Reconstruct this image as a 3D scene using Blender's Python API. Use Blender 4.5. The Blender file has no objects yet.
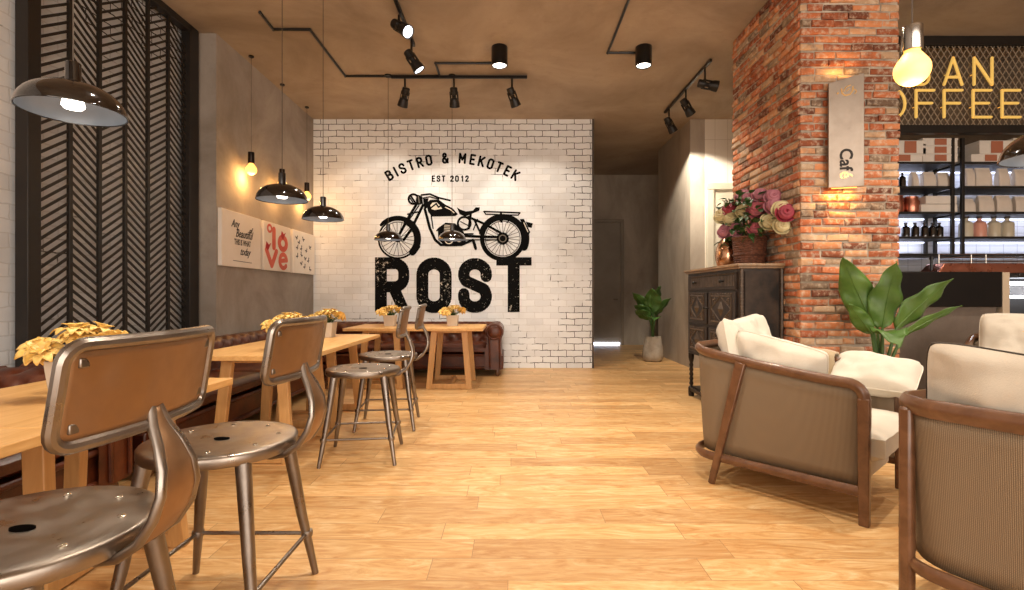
import bpy, math, random
from math import sin, cos, pi, radians as R
from mathutils import Vector as V, Matrix as M, noise as NZ
random.seed(7)
sc = bpy.context.scene
col = sc.collection
H = 3.92

# ------------------------------------------------------------------ helpers
def lin(h):
    h = h.lstrip('#')
    o = []
    for i in (0, 2, 4):
        c = int(h[i:i+2], 16)/255
        o.append(c/12.92 if c <= .04045 else ((c+.055)/1.055)**2.4)
    return (*o, 1)

class NT:
    def __init__(s, name):
        s.m = bpy.data.materials.new(name); s.m.use_nodes = True
        s.t = s.m.node_tree; s.n = s.t.nodes; s.l = s.t.links
        s.b = s.n['Principled BSDF']
        s.tc = s.n.new('ShaderNodeTexCoord')
    def new(s, t, **k):
        n = s.n.new('ShaderNode'+t)
        for a, v in k.items():
            if a.startswith('i_'): n.inputs[a[2:].replace('_', ' ')].default_value = v
            else: setattr(n, a, v)
        return n
    def link(s, a, b): s.l.new(a, b)
    def coords(s, scale=(1, 1, 1), src='Object', rot=(0, 0, 0), loc=(0, 0, 0)):
        m = s.new('Mapping'); m.inputs['Scale'].default_value = scale
        m.inputs['Rotation'].default_value = rot; m.inputs['Location'].default_value = loc
        s.link(s.tc.outputs[src], m.inputs[0]); return m.outputs[0]
    def noise(s, vec, scale, detail=4, rough=.55, dist=0):
        n = s.new('TexNoise'); n.inputs['Scale'].default_value = scale
        n.inputs['Detail'].default_value = detail; n.inputs['Roughness'].default_value = rough
        n.inputs['Distortion'].default_value = dist
        s.link(vec, n.inputs['Vector']); return n.outputs['Fac']
    def ramp(s, fac, stops):
        r = s.new('ValToRGB'); e = r.color_ramp.elements
        e[0].position, e[0].color = stops[0]; e[1].position, e[1].color = stops[-1]
        for p, c in stops[1:-1]:
            x = e.new(p); x.color = c
        s.link(fac, r.inputs[0]); return r.outputs[0]
    def mix(s, fac, a, b, mode='MIX'):
        m = s.new('Mix', data_type='RGBA', blend_type=mode)
        for sock, v in ((m.inputs[0], fac), (m.inputs[6], a), (m.inputs[7], b)):
            if hasattr(v, 'is_output') or isinstance(v, bpy.types.NodeSocket): s.link(v, sock)
            else: sock.default_value = v
        return m.outputs[2]
    def math(s, op, a, b=0):
        m = s.new('Math', operation=op)
        for i, v in enumerate((a, b)):
            if isinstance(v, bpy.types.NodeSocket): s.link(v, m.inputs[i])
            else: m.inputs[i].default_value = v
        return m.outputs[0]
    def bump(s, h, strength, dist=.01):
        b = s.new('Bump'); b.inputs['Strength'].default_value = strength; b.inputs['Distance'].default_value = dist
        s.link(h, b.inputs['Height']); s.link(b.outputs[0], s.b.inputs['Normal'])
    def base(s, c):
        if isinstance(c, bpy.types.NodeSocket): s.link(c, s.b.inputs['Base Color'])
        else: s.b.inputs['Base Color'].default_value = c

def mat(name, c, c2=None, rough=.5, metal=0, ns=4, bump=0, bs=60, stretch=(1, 1, 1), emit=None, es=0, coat=0, detail=4, lo=.35, hi=.65, spec=.5):
    t = NT(name); b = t.b
    b.inputs['Roughness'].default_value = rough; b.inputs['Metallic'].default_value = metal
    b.inputs['Coat Weight'].default_value = coat; b.inputs['Specular IOR Level'].default_value = spec
    vec = t.coords(stretch)
    if c2: t.base(t.ramp(t.noise(vec, ns, detail), [(lo, lin(c)), (hi, lin(c2))]))
    else: t.base(lin(c))
    if bump: t.bump(t.noise(vec, bs, 3), bump, .004)
    if emit:
        b.inputs['Emission Color'].default_value = lin(emit); b.inputs['Emission Strength'].default_value = es
    return t.m

class MB:
    def __init__(s): s.v = []; s.f = []; s.uv = []; s.fa = []; s.cur = 0.0
    def add(s, vs, fs, T=None, uv=None):
        o = len(s.v)
        for i, p in enumerate(vs):
            p = V(p)
            s.v.append(T @ p if T else p); s.uv.append(uv[i] if uv else (0, 0))
        for f in fs: s.f.append(tuple(i+o for i in f)); s.fa.append(s.cur)
        return s
    def box(s, c, d, T=None, taper=(1, 1)):
        x, y, z = d[0]/2, d[1]/2, d[2]/2; cx, cy, cz = c
        vs = []
        for dz in (-1, 1):
            k = (1, 1) if dz < 0 else taper
            for dx, dy in ((-1, -1), (1, -1), (1, 1), (-1, 1)):
                vs.append((cx+dx*x*k[0], cy+dy*y*k[1], cz+dz*z))
        return s.add(vs, [(3, 2, 1, 0), (4, 5, 6, 7), (0, 1, 5, 4), (1, 2, 6, 5), (2, 3, 7, 6), (3, 0, 4, 7)], T)
    def b2(s, a, b, T=None):
        return s.box([(a[i]+b[i])/2 for i in range(3)], [abs(b[i]-a[i]) for i in range(3)], T)
    def bar(s, p, q, w, d, up=(0, 0, 1), w2=None, d2=None, T=None):
        p, q, up = V(p), V(q), V(up); t = (q-p).normalized()
        a = t.cross(up)
        if a.length < 1e-4: a = t.cross(V((0, 1, 0)))
        a.normalize(); b = a.cross(t)
        vs = []
        for c, ww, dd in ((p, w, d), (q, w2 or w, d2 or d)):
            for i, j in ((-1, -1), (1, -1), (1, 1), (-1, 1)): vs.append(c+a*i*ww/2+b*j*dd/2)
        return s.add(vs, [(0, 1, 2, 3), (7, 6, 5, 4), (0, 4, 5, 1), (1, 5, 6, 2), (2, 6, 7, 3), (3, 7, 4, 0)], T)
    def tube(s, pts, r, n=10, closed=False, T=None):
        pts = [V(p) for p in pts]; N = len(pts)
        rs = r if isinstance(r, (list, tuple)) else [r]*N
        def tan(i):
            if closed: return (pts[(i+1) % N]-pts[i-1]).normalized()
            return (pts[min(i+1, N-1)]-pts[max(i-1, 0)]).normalized()
        t = tan(0); up = V((0, 0, 1)) if abs(t.z) < .9 else V((0, 1, 0))
        a = t.cross(up).normalized(); vs = []
        for i in range(N):
            t = tan(i); a = (a-t*a.dot(t)).normalized(); b = t.cross(a)
            for k in range(n):
                w = 2*pi*k/n; vs.append(pts[i]+(a*cos(w)+b*sin(w))*rs[i])
        fs = []
        for i in range(N if closed else N-1):
            j = (i+1) % N
            for k in range(n):
                l = (k+1) % n; fs.append((i*n+k, i*n+l, j*n+l, j*n+k))
        if not closed: fs += [tuple(reversed(range(n))), tuple((N-1)*n+k for k in range(n))]
        return s.add(vs, fs, T)
    def lathe(s, prof, n=24, c=(0, 0, 0), T=None):
        vs = []; fs = []; c = V(c)
        for r, z in prof:
            for k in range(n): vs.append(c+V((max(r, 1e-4)*cos(2*pi*k/n), max(r, 1e-4)*sin(2*pi*k/n), z)))
        for i in range(len(prof)-1):
            for k in range(n):
                l = (k+1) % n; fs.append((i*n+k, i*n+l, (i+1)*n+l, (i+1)*n+k))
        fs += [tuple(reversed(range(n))), tuple((len(prof)-1)*n+k for k in range(n))]
        return s.add(vs, fs, T)
    def grid(s, fn, nu, nv, T=None, cu=False, cv=False):
        vs = []; uv = []
        for i in range(nu+1):
            for j in range(nv+1):
                p = fn(i/nu, j/nv)
                vs.append(p[:3]); uv.append(p[3:5] if len(p) > 3 else (i/nu, j/nv))
        w = nv+1
        return s.add(vs, [(i*w+j, (i+1)*w+j, (i+1)*w+j+1, i*w+j+1) for i in range(nu) for j in range(nv)], T, uv)
    def prism(s, poly, h0, h1, T=None):
        n = len(poly)
        vs = [(x, y, h0) for x, y in poly]+[(x, y, h1) for x, y in poly]
        return s.add(vs, [tuple(reversed(range(n))), tuple(range(n, 2*n))]+[(i, (i+1) % n, n+(i+1) % n, n+i) for i in range(n)], T)
    def build(s, name, m, parent=None, bev=0, smooth=True, ang=35, loc=None, seg=2):
        me = bpy.data.meshes.new(name)
        me.from_pydata([tuple(p) for p in s.v], [], s.f)
        if any(u != (0, 0) for u in s.uv):
            ul = me.uv_layers.new(name='UVMap')
            for L in me.loops: ul.data[L.index].uv = s.uv[L.vertex_index]
        if any(s.fa):
            at = me.attributes.new('tone', 'FLOAT', 'FACE')
            for i, x in enumerate(s.fa): at.data[i].value = x
        me.materials.append(m)
        me.update()
        if smooth:
            me.polygons.foreach_set('use_smooth', [True]*len(me.polygons)); me.set_sharp_from_angle(angle=R(ang))
        o = bpy.data.objects.new(name, me); col.objects.link(o)
        if parent: o.parent = parent
        if loc: o.location = loc
        if bev:
            b = o.modifiers.new('bevel', 'BEVEL'); b.width = bev; b.segments = seg; b.limit_method = 'ANGLE'; b.angle_limit = R(40)
        return o

def tag(o, label=None, cat=None, group=None, kind=None):
    if label: o['label'] = label
    if cat: o['category'] = cat
    if group: o['group'] = group
    if kind: o['kind'] = kind
    return o
def empty(name, loc=(0, 0, 0), rz=0, label=None, cat=None, group=None):
    o = bpy.data.objects.new(name, None); col.objects.link(o); o.location = loc; o.rotation_euler = (0, 0, rz)
    o.empty_display_size = .1
    return tag(o, label, cat, group)
def dup(o, parent=None):
    c = o.copy(); col.objects.link(c)
    if parent: c.parent = parent
    for ch in list(o.children): dup(ch, c)
    return c
def struct(name, mb, m, **k):
    return tag(mb.build(name, m, **k), kind='structure')
def light(name, kind, loc, energy, color='#ffd9a8', to=None, size=.1, angle=60, blend=.5, sy=None):
    d = bpy.data.lights.new(name, kind); d.energy = energy; d.color = lin(color)[:3]
    if kind == 'SPOT': d.spot_size = R(angle); d.spot_blend = blend; d.shadow_soft_size = size
    elif kind == 'POINT': d.shadow_soft_size = size
    else:
        d.size = size
        if sy: d.shape = 'RECTANGLE'; d.size_y = sy
    o = bpy.data.objects.new(name, d); col.objects.link(o); o.location = loc
    if to is not None: o.rotation_euler = (V(to)-V(loc)).to_track_quat('-Z', 'Y').to_euler()
    return o
def axes(o, x, y, z):   # matrix with columns x y z and origin o
    m = M.Identity(4)
    for i, a in enumerate((x, y, z)):
        for k in range(3): m[k][i] = a[k]
    for k in range(3): m[k][3] = o[k]
    return m
def stroke(mb, pts, w, T=None, closed=False, z=0, caps=True, h=.002):
    h0 = h
    def up(): mb.n = getattr(mb, 'n', 0)+1; return h0+mb.n*4e-6
    pts = [V((p[0], p[1])) for p in pts]
    segs = list(zip(pts, pts[1:]+([pts[0]] if closed else [])))
    if not closed: segs = segs[:len(pts)-1]
    for a, b in segs:
        d = b-a
        if d.length < 1e-6: continue
        n = V((-d.y, d.x)).normalized()*w/2
        mb.prism([a-n, b-n, b+n, a+n], z, z+up(), T)
    js = pts if closed else (pts if caps else pts[1:-1])
    for p in js: mb.prism([(p.x+w/2*cos(2*pi*k/10), p.y+w/2*sin(2*pi*k/10)) for k in range(10)], z, z+up(), T)
def arc(cx, cy, r, a0, a1, n=12, ry=None):
    ry = ry or r
    return [(cx+r*cos(R(a0+(a1-a0)*i/n)), cy+ry*sin(R(a0+(a1-a0)*i/n))) for i in range(n+1)]
def text_into(mb, s, size, T, bold=0, sx=1, shear=0, ext=.001, align='CENTER'):
    c = bpy.data.curves.new('t', 'FONT'); c.body = s; c.size = size; c.offset = bold; c.shear = shear; c.extrude = ext
    c.align_x = align; c.align_y = 'CENTER'; c.resolution_u = 3
    o = bpy.data.objects.new('t', c); me = bpy.data.meshes.new_from_object(o)
    S = M.Diagonal((sx, 1, 1, 1))
    mb.add([v.co.copy() for v in me.vertices], [tuple(p.vertices) for p in me.polygons], T @ S)
    bpy.data.objects.remove(o); bpy.data.curves.remove(c); bpy.data.meshes.remove(me)

# ------------------------------------------------------------------ materials
def m_floor():
    t = NT('oak planks'); b = t.b
    vec = t.coords((1, 1, 1))
    sp = t.new('SeparateXYZ'); t.link(vec, sp.inputs[0])
    wn = t.new('TexWhiteNoise', noise_dimensions='1D'); t.link(t.math('FLOOR', t.math('MULTIPLY', sp.outputs[1], 1/.172)), wn.inputs['W'])
    cb = t.new('CombineXYZ'); t.link(t.math('ADD', sp.outputs[0], t.math('MULTIPLY', wn.outputs['Value'], 3.1)), cb.inputs[0]); t.link(sp.outputs[1], cb.inputs[1])
    br = t.new('TexBrick', offset=0, squash=1)
    for k, v in (('Scale', 1), ('Mortar Size', .0018), ('Mortar Smooth', .2), ('Bias', 0), ('Brick Width', 1.15), ('Row Height', .172)):
        br.inputs[k].default_value = v
    br.inputs['Color1'].default_value = (0, 0, 0, 1); br.inputs['Color2'].default_value = (1, 1, 1, 1); br.inputs['Mortar'].default_value = (.5, .5, .5, 1)
    t.link(cb.outputs[0], br.inputs['Vector'])
    off = t.new('VectorMath', operation='MULTIPLY_ADD'); off.inputs[1].default_value = (7, 7, 7)
    t.link(br.outputs['Color'], off.inputs[0]); t.link(vec, off.inputs[2])
    mp = t.new('Mapping'); mp.inputs['Scale'].default_value = (1.5, 7, 1); t.link(off.outputs[0], mp.inputs[0])
    n1 = t.noise(mp.outputs[0], 1.7, 7, .66, 2.6)
    mp2 = t.new('Mapping'); mp2.inputs['Scale'].default_value = (3, 40, 1); t.link(off.outputs[0], mp2.inputs[0])
    n2 = t.noise(mp2.outputs[0], 2.5, 4, .6, .3)
    c = t.ramp(n1, [(.22, lin('#a8753f')), (.38, lin('#c9975c')), (.54, lin('#dcb47c')), (.72, lin('#ecd2a2'))])
    c = t.mix(t.math('MULTIPLY', n2, .28), c, lin('#9a6434'))
    tone = t.ramp(br.outputs['Color'], [(0, (.76, .71, .66, 1)), (.35, (.92, .90, .87, 1)), (.7, (1, 1, 1, 1)), (1, (1.1, 1.1, 1.1, 1))])
    c = t.mix(1.0, c, tone, 'MULTIPLY')
    c = t.mix(t.math('MULTIPLY', br.outputs['Fac'], .6), c, lin('#6b4220'))
    t.base(c); b.inputs['Roughness'].default_value = .38
    t.bump(t.math('SUBTRACT', n2, br.outputs['Fac']), .12, .003)
    return t.m
def m_plaster(name, a, b_, c_, sc=1.2, rough=.8, st=(1, 1, 1), bump=.25):
    t = NT(name); vec = t.coords(st)
    n = t.noise(vec, sc, 8, .62, .5)
    c = t.ramp(n, [(.3, lin(a)), (.5, lin(b_)), (.7, lin(c_))])
    n3 = t.noise(vec, 9*sc, 5, .7)
    c = t.mix(t.math('MULTIPLY', t.ramp(n3, [(.55, (0, 0, 0, 1)), (.75, (1, 1, 1, 1))]), .35), c, lin(a))
    t.base(c); t.b.inputs['Roughness'].default_value = rough
    t.bump(t.noise(vec, 6*sc, 8, .6), bump, .01)
    return t.m
def m_whitebrick(name, side=False):
    t = NT(name)
    vec = t.coords((1, 1, 1), rot=(R(90), 0, R(90) if side else 0) if False else (0, 0, 0))
    sep = t.new('SeparateXYZ'); t.link(vec, sep.inputs[0])
    cmb = t.new('CombineXYZ'); t.link(sep.outputs['Y' if side else 'X'], cmb.inputs[0]); t.link(sep.outputs['Z'], cmb.inputs[1])
    nn = t.new('TexNoise'); nn.inputs['Scale'].default_value = 9; nn.inputs['Detail'].default_value = 4; t.link(cmb.outputs[0], nn.inputs['Vector'])
    ma = t.new('VectorMath', operation='MULTIPLY_ADD'); ma.inputs[1].default_value = (.034, .034, 0)
    t.link(nn.outputs['Color'], ma.inputs[0]); t.link(cmb.outputs[0], ma.inputs[2])
    br = t.new('TexBrick', offset=.5)
    for k, v in (('Scale', 1), ('Mortar Size', .0055), ('Mortar Smooth', .35), ('Bias', 0), ('Brick Width', .25), ('Row Height', .099)):
        br.inputs[k].default_value = v
    br.inputs['Color1'].default_value = lin('#ebedef'); br.inputs['Color2'].default_value = lin('#dddfe2'); br.inputs['Mortar'].default_value = lin('#dfe0e2')
    t.link(ma.outputs[0], br.inputs['Vector'])
    c = br.outputs['Color']
    fac = br.outputs['Fac']
    st = t.noise(cmb.outputs[0], 1.7, 6, .6)
    c = t.mix(t.math('MULTIPLY', t.ramp(st, [(.45, (0, 0, 0, 1)), (.75, (1, 1, 1, 1))]), .35), c, lin('#b3b0a8'))
    # worn paint: the joints show dark where the paint came off (top, right edge, foot)
    sp2 = t.new('SeparateXYZ'); t.link(cmb.outputs[0], sp2.inputs[0])
    z = sp2.outputs[1]; x = sp2.outputs[0]
    top = t.ramp(t.math('MULTIPLY', z, 1/H), [(0, (.42,)*3+(1,)), (.1, (.2,)*3+(1,)), (.3, (.0,)*3+(1,)), (.72, (.02,)*3+(1,)), (.84, (.10,)*3+(1,)), (.90, (.42,)*3+(1,)), (1, (.62,)*3+(1,))])
    wear = t.math('ADD', t.math('MULTIPLY', t.noise(cmb.outputs[0], 2.2, 5, .65), 1.0), t.math('MULTIPLY', top, .6))
    if not side:
        edge = t.ramp(t.math('MULTIPLY', x, 1/1.26), [(.45, (0, 0, 0, 1)), (1, (.42,)*3+(1,))])
        wear = t.math('ADD', wear, t.math('MULTIPLY', edge, .55))
    wm = t.ramp(wear, [(.61, (0, 0, 0, 1)), (.68, (1, 1, 1, 1))])
    crack = t.math('MULTIPLY', t.ramp(fac, [(.08, (0, 0, 0, 1)), (.4, (1, 1, 1, 1))]), wm)
    c = t.mix(t.math('MULTIPLY', fac, .16), c, lin('#8a8070'))
    c = t.mix(t.math('MULTIPLY', crack, .97), c, lin('#15110e'))
    t.base(c); t.b.inputs['Roughness'].default_value = .75
    t.bump(t.math('SUBTRACT', t.math('MULTIPLY', t.noise(cmb.outputs[0], 26, 5), .3), fac), .35, .008)
    return t.m
def m_brick():
    t = NT('red brick')
    a = t.new('Attribute', attribute_name='tone'); f = a.outputs['Fac']
    c = t.ramp(f, [(0, lin('#5d3322')), (.10, lin('#8a4a2b')), (.28, lin('#aa5c37')), (.5, lin('#bd7046')), (.68, lin('#ca875a')), (.82, lin('#cba079')), (.92, lin('#ab9278')), (1, lin('#5a4436'))])
    vec = t.coords()
    n = t.noise(vec, 22, 6, .65)
    c = t.mix(t.ramp(n, [(.48, (0, 0, 0, 1)), (.68, (.8,)*3+(1,))]), c, lin('#cbbba6'))
    n2 = t.noise(vec, 9, 5, .6)
    c = t.mix(t.ramp(n2, [(.55, (0, 0, 0, 1)), (.8, (.8,)*3+(1,))]), c, lin('#4a2a20'))
    t.base(c); t.b.inputs['Roughness'].default_value = .82
    t.bump(t.noise(vec, 60, 5), .5, .006)
    return t.m
def m_wood(name, a, b_, sc=1.0, axis=(1, 14, 14), rough=.42, coat=0):
    t = NT(name); vec = t.coords(axis)
    n = t.noise(vec, 2.2*sc, 5, .6, .8)
    t.base(t.ramp(n, [(.3, lin(a)), (.7, lin(b_))])); t.b.inputs['Roughness'].default_value = rough
    t.b.inputs['Coat Weight'].default_value = coat
    t.bump(n, .08, .003)
    return t.m
def m_leather():
    t = NT('oxblood leather'); vec = t.coords()
    n = t.noise(vec, 7, 5, .6)
    t.base(t.ramp(n, [(.3, lin('#35150a')), (.55, lin('#572813')), (.8, lin('#753e20'))]))
    t.b.inputs['Roughness'].default_value = .36
    t.bump(t.noise(vec, 90, 3), .15, .003)
    return t.m
def m_metal(name, a, b_, rough=.32, ns=6):
    t = NT(name); vec = t.coords()
    n = t.noise(vec, ns, 6, .65, .3)
    t.base(t.ramp(n, [(.3, lin(a)), (.7, lin(b_))])); t.b.inputs['Metallic'].default_value = 1
    sv = t.coords((60, 4, 4)); s_ = t.noise(sv, 4, 3)
    r = t.ramp(t.noise(vec, 14, 5), [(.3, (rough-.09,)*3+(1,)), (.7, (rough+.14,)*3+(1,))])
    t.link(r, t.b.inputs['Roughness']); t.bump(s_, .04, .002)
    return t.m
def m_cane():
    t = NT('woven cane'); vec = t.coords((1, 1, 1), 'UV')
    w = t.new('TexWave', wave_type='BANDS', bands_direction='X'); w.inputs['Scale'].default_value = 19; t.link(vec, w.inputs['Vector'])
    w2 = t.new('TexWave', wave_type='BANDS', bands_direction='Y'); w2.inputs['Scale'].default_value = 19; t.link(vec, w2.inputs['Vector'])
    w2.inputs['Distortion'].default_value = .5
    k = t.math('MULTIPLY', w.outputs['Fac'], t.math('ADD', t.math('MULTIPLY', w2.outputs['Fac'], .5), .5))
    c = t.ramp(k, [(.0, lin('#5c4c3b')), (.5, lin('#87745c')), (1, lin('#9d8a70'))])
    n = t.noise(vec, 3, 3)
    c = t.mix(t.math('MULTIPLY', n, .25), c, lin('#7d664b'))
    t.base(c); t.b.inputs['Roughness'].default_value = .7; t.bump(k, .4, .003)
    return t.m
def m_linen(name, a, b_):
    t = NT(name); vec = t.coords()
    n = t.noise(vec, 3, 4)
    n2 = t.noise(vec, 260, 2)
    c = t.ramp(n, [(.3, lin(a)), (.7, lin(b_))])
    c = t.mix(t.math('MULTIPLY', n2, .16), c, lin('#8f8370'))
    t.base(c); t.b.inputs['Roughness'].default_value = .9; t.b.inputs['Sheen Weight'].default_value = .2
    t.bump(t.math('ADD', t.math('MULTIPLY', n2, .3), t.noise(vec, 9, 5)), .35, .012)
    return t.m
def m_speckle():
    t = NT('worn black paint'); vec = t.coords()
    n = t.noise(vec, 22, 6, .75); n2 = t.noise(vec, 2.6, 4)
    f = t.ramp(t.math('ADD', n, t.math('MULTIPLY', n2, .35)), [(.79, (0, 0, 0, 1)), (.83, (1, 1, 1, 1))])
    t.b.inputs['Specular IOR Level'].default_value = .1
    t.base(t.mix(f, lin('#050505'), lin('#cfc6b8'))); t.b.inputs['Roughness'].default_value = .7
    return t.m
def m_tile(name, a, w, h, mort='#9a9ca2'):
    t = NT(name); vec = t.coords()
    sep = t.new('SeparateXYZ'); t.link(vec, sep.inputs[0])
    cmb = t.new('CombineXYZ'); t.link(sep.outputs['X'], cmb.inputs[0]); t.link(sep.outputs['Z'], cmb.inputs[1])
    br = t.new('TexBrick', offset=0)
    for k, v in (('Scale', 1), ('Mortar Size', .003), ('Brick Width', w), ('Row Height', h)): br.inputs[k].default_value = v
    br.inputs['Color1'].default_value = lin(a); br.inputs['Color2'].default_value = lin(a); br.inputs['Mortar'].default_value = lin(mort)
    t.link(cmb.outputs[0], br.inputs['Vector']); t.base(br.outputs['Color']); t.b.inputs['Roughness'].default_value = .3
    t.bump(t.math('SUBTRACT', 1, br.outputs['Fac']), .3, .003)
    return t.m
def m_leaf(name, a, b_):
    t = NT(name); vec = t.coords((1, 1, 1), 'UV')
    w = t.new('TexWave', wave_type='BANDS', bands_direction='X'); w.inputs['Scale'].default_value = 9; w.inputs['Distortion'].default_value = 1.5
    t.link(vec, w.inputs['Vector'])
    n = t.noise(t.coords(), 6, 3)
    c = t.mix(t.math('MULTIPLY', w.outputs['Fac'], .3), t.ramp(n, [(.3, lin(a)), (.7, lin(b_))]), lin(b_))
    t.base(c); t.b.inputs['Roughness'].default_value = .35; t.bump(w.outputs['Fac'], .25, .004)
    return t.m

FLOOR = m_floor()
CONC = m_plaster('grey brown plaster', '#857a6e', '#a0958a', '#b3a99d', 1.1)
CONC2 = m_plaster('corridor plaster', '#94887a', '#ab9f90', '#bcb1a2', 1.0, st=(1.6, 1.6, .8))
CEIL = m_plaster('cast concrete ceiling', '#8b7b69', '#a69581', '#b8a894', .8)
WB = m_whitebrick('whitewashed brick'); WBS = m_whitebrick('whitewashed brick side', True)
BRICK = m_brick()
MORTAR = m_plaster('lime mortar', '#7a7064', '#aba090', '#c9bfae', 6)
OAK = m_wood('light oak', '#c89452', '#dfb274', axis=(14, 1.5, 14))
OAKL = m_wood('oak leg', '#b98a52', '#cfa26a', axis=(12, 12, 1.5))
WALNUT = m_wood('walnut', '#553723', '#735037', axis=(6, 6, 6), rough=.33, coat=.2)
LEATHER = m_leather()
STEEL = m_metal('aged steel', '#756c66', '#9a9188', .32, 3)
SEAT = m_metal('brushed seat steel', '#857b72', '#988d82', .34, 2)
BACKM = m_metal('bronzed sheet steel', '#94765a', '#a98a6c', .46, 2)
SCREW = mat('polished screw', '#d8d0c4', rough=.2, metal=1)
DARK = mat('hole dark', '#0a0807', rough=.9, spec=0)
CANE = m_cane()
LINEN = m_linen('ivory linen', '#cdc6b8', '#dcd5c7'); LINEN2 = m_linen('beige throw', '#a89375', '#b9a688')
LINEN3 = m_linen('grey beige linen', '#b5ac9e', '#c6bdae')
PIPE = mat('dark piping', '#3a332c', rough=.8)
BLACKM = mat('black powder coat', '#14110f', rough=.35, metal=.3)
BLACKF = mat('black matt metal', '#1b1815', '#241f1b', rough=.45, metal=.2)
LATT = mat('lattice black brown', '#17120f', '#211a15', rough=.45)
GLOSS = mat('glossy dark bronze', '#0d0806', '#170e09', rough=.12, metal=.2, coat=1)
LININ = mat('shade lining', '#6c7683', '#7f8893', rough=.35)
LAMP = mat('lit lamp', '#ffffff', emit='#fff6e8', es=8)
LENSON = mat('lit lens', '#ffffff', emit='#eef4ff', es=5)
BULB = mat('lit filament globe', '#ffdca0', emit='#ffb650', es=2.1)
BULBH = mat('bulb holder', '#241b16', rough=.3, metal=.8)
CABLE = mat('cable', '#4d4238', rough=.6)
CHROME = mat('chrome', '#a8a29b', rough=.18, metal=1)
PAINT = mat('black wall paint', '#050505', rough=.8, spec=.1); PAINTG = mat('grey wall paint', '#6d675e', rough=.75)
PAINTL = mat('off white wall paint', '#d6cebf', rough=.75)
SPECK = m_speckle()
CANVAS = mat('primed canvas', '#efe4d6', '#f4ebe0', rough=.85, bump=.1, bs=300)
INK = mat('dark ink', '#2a2624', rough=.8); RED = mat('coral red print', '#d8604f', '#e27a66', rough=.8)
CRIM = mat('crimson print', '#b5242a', rough=.8)
GOLD = mat('golden petals', '#c8983a', '#efcd7c', rough=.4, ns=14)
STEM = mat('green stem', '#2f4a1f', '#44662c', rough=.5)
POTW = mat('pale planter', '#b8ab9a', '#c9bdad', rough=.6)
CABW = m_metal('x', '#000000', '#000000')
CABW = mat('ebonised carved oak', '#1c1410', '#33261d', rough=.45, spec=.3, ns=7, bump=.3, bs=30)
CABP = mat('mottled dark leather panel', '#120d0a', '#46362a', rough=.55, spec=.3, ns=5, detail=6, lo=.4, hi=.75)
CABT = mat('cabinet top', '#7f684f', '#96795a', rough=.35, ns=6, stretch=(6, 1, 1))
CARVE = mat('worn carving', '#382c23', '#584839', rough=.4, ns=20)
COPPER = m_metal('hammered copper', '#d9a583', '#f0c4a0', .16, 8)
COPP2 = m_metal('copper hood', '#b5715c', '#cf917b', .3, 1.5)
WICK = mat('brown wicker', '#4a281a', '#6f4430', rough=.6, ns=30, bump=.6, bs=90)
ROSES = {'pink': mat('dusty pink petals', '#9a5a6a', '#b87886', rough=.6, ns=12), 'red': mat('rose red petals', '#9c4450', '#b35e68', rough=.6, ns=12),
         'crimson': mat('crimson petals', '#7e1f33', '#98303f', rough=.6, ns=12), 'cream': mat('cream petals', '#b5a77c', '#cbbf92', rough=.6, ns=12)}
LEAF = m_leaf('rose leaf', '#25401f', '#3d5f2c'); LEAF2 = m_leaf('broad leaf', '#34541d', '#5a7a35'); LEAF3 = m_leaf('dark broad leaf', '#2a4a1e', '#4c7232')
STONE = m_plaster('stone pot', '#8d8274', '#a89d8e', '#b8ad9d', 5)
DOORG = mat('grey corridor door', '#85796a', '#8f8373', rough=.5, ns=3); DOORW = mat('cream door', '#cfc8b4', '#d6cfbc', rough=.45)
PANEL = m_tile('white wall panels', '#ebe3d6', .2, .9, '#c9bda9'); TILE = m_tile('white kitchen tile', '#c3c5cc', .16, .075, '#8e9097')
COUNT = m_plaster('dark counter front', '#5a5048', '#6c6158', '#7b6f65', 2); CBLK = mat('black counter top band', '#0e0b0a', '#14100e', rough=.5, spec=.2)
MESHB = m_plaster('brown upper wall', '#5d4f41', '#6e5e4d', '#7c6b58', 2)
NEON = mat('yellow neon tube', '#e4c068', emit='#ffcf6a', es=.36)
PLATE = m_metal('satin nickel plate', '#978b80', '#a89c90', .42, 3)
GILT = mat('gilt lettering', '#e8c48a', rough=.25, metal=.9)
CARD = mat('white carton', '#cfc8bf', '#d9d2c9', rough=.7); ORNG = mat('orange label', '#a5654a', rough=.6)
BAG = mat('kraft white bag', '#cbbfb2', '#d8cdc1', rough=.8, bump=.3, bs=25); GLASSD = mat('dark bottle glass', '#100c09', rough=.08, coat=1)
BOTG = mat('grey cream bottle', '#b8ae99', rough=.25); BOTP = mat('blush bottle', '#c98f7d', rough=.25); CORK = mat('bottle stopper', '#2a211b', rough=.5)
LED = mat('cool strip light', '#e8ecff', emit='#dfe6ff', es=3.5)
GLOWD = mat('door gap glow', '#e8f0ff', emit='#dfe9ff', es=4)
YEL = mat('yellow petal', '#e8b12c', '#f2c64a', rough=.5)

# ------------------------------------------------------------------ room shell
struct('floor', MB().b2((-3.9, -3.0, -.1), (7.2, 12.0, 0)), FLOOR)
struct('ceiling', MB().b2((-3.9, -3.0, H), (7.2, 12.0, H+.15)), CEIL)
struct('wall_back', MB().b2((-3.13, 8.07, 0), (1.26, 8.25, H)), WB)
struct('wall_left', MB().b2((-3.6, 5.42, 0), (-3.13, 8.25, H)), CONC)
struct('wall_left_recess', MB().b2((-3.6, -3.0, 0), (-3.42, 5.42, H)), WBS)
struct('wall_corridor', MB().b2((2.81, 8.07, 0), (3.04, 9.83, H)), CONC2)
struct('wall_right', MB().b2((3.04, 8.07, 0), (3.65, 8.25, H)), PANEL)
struct('wall_right_side', MB().b2((3.5, 6.1, 0), (3.65, 8.07, H)), CONC)
struct('wall_far', MB().b2((-.5, 11.8, 0), (5.2, 11.95, H)), CONC2)
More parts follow.
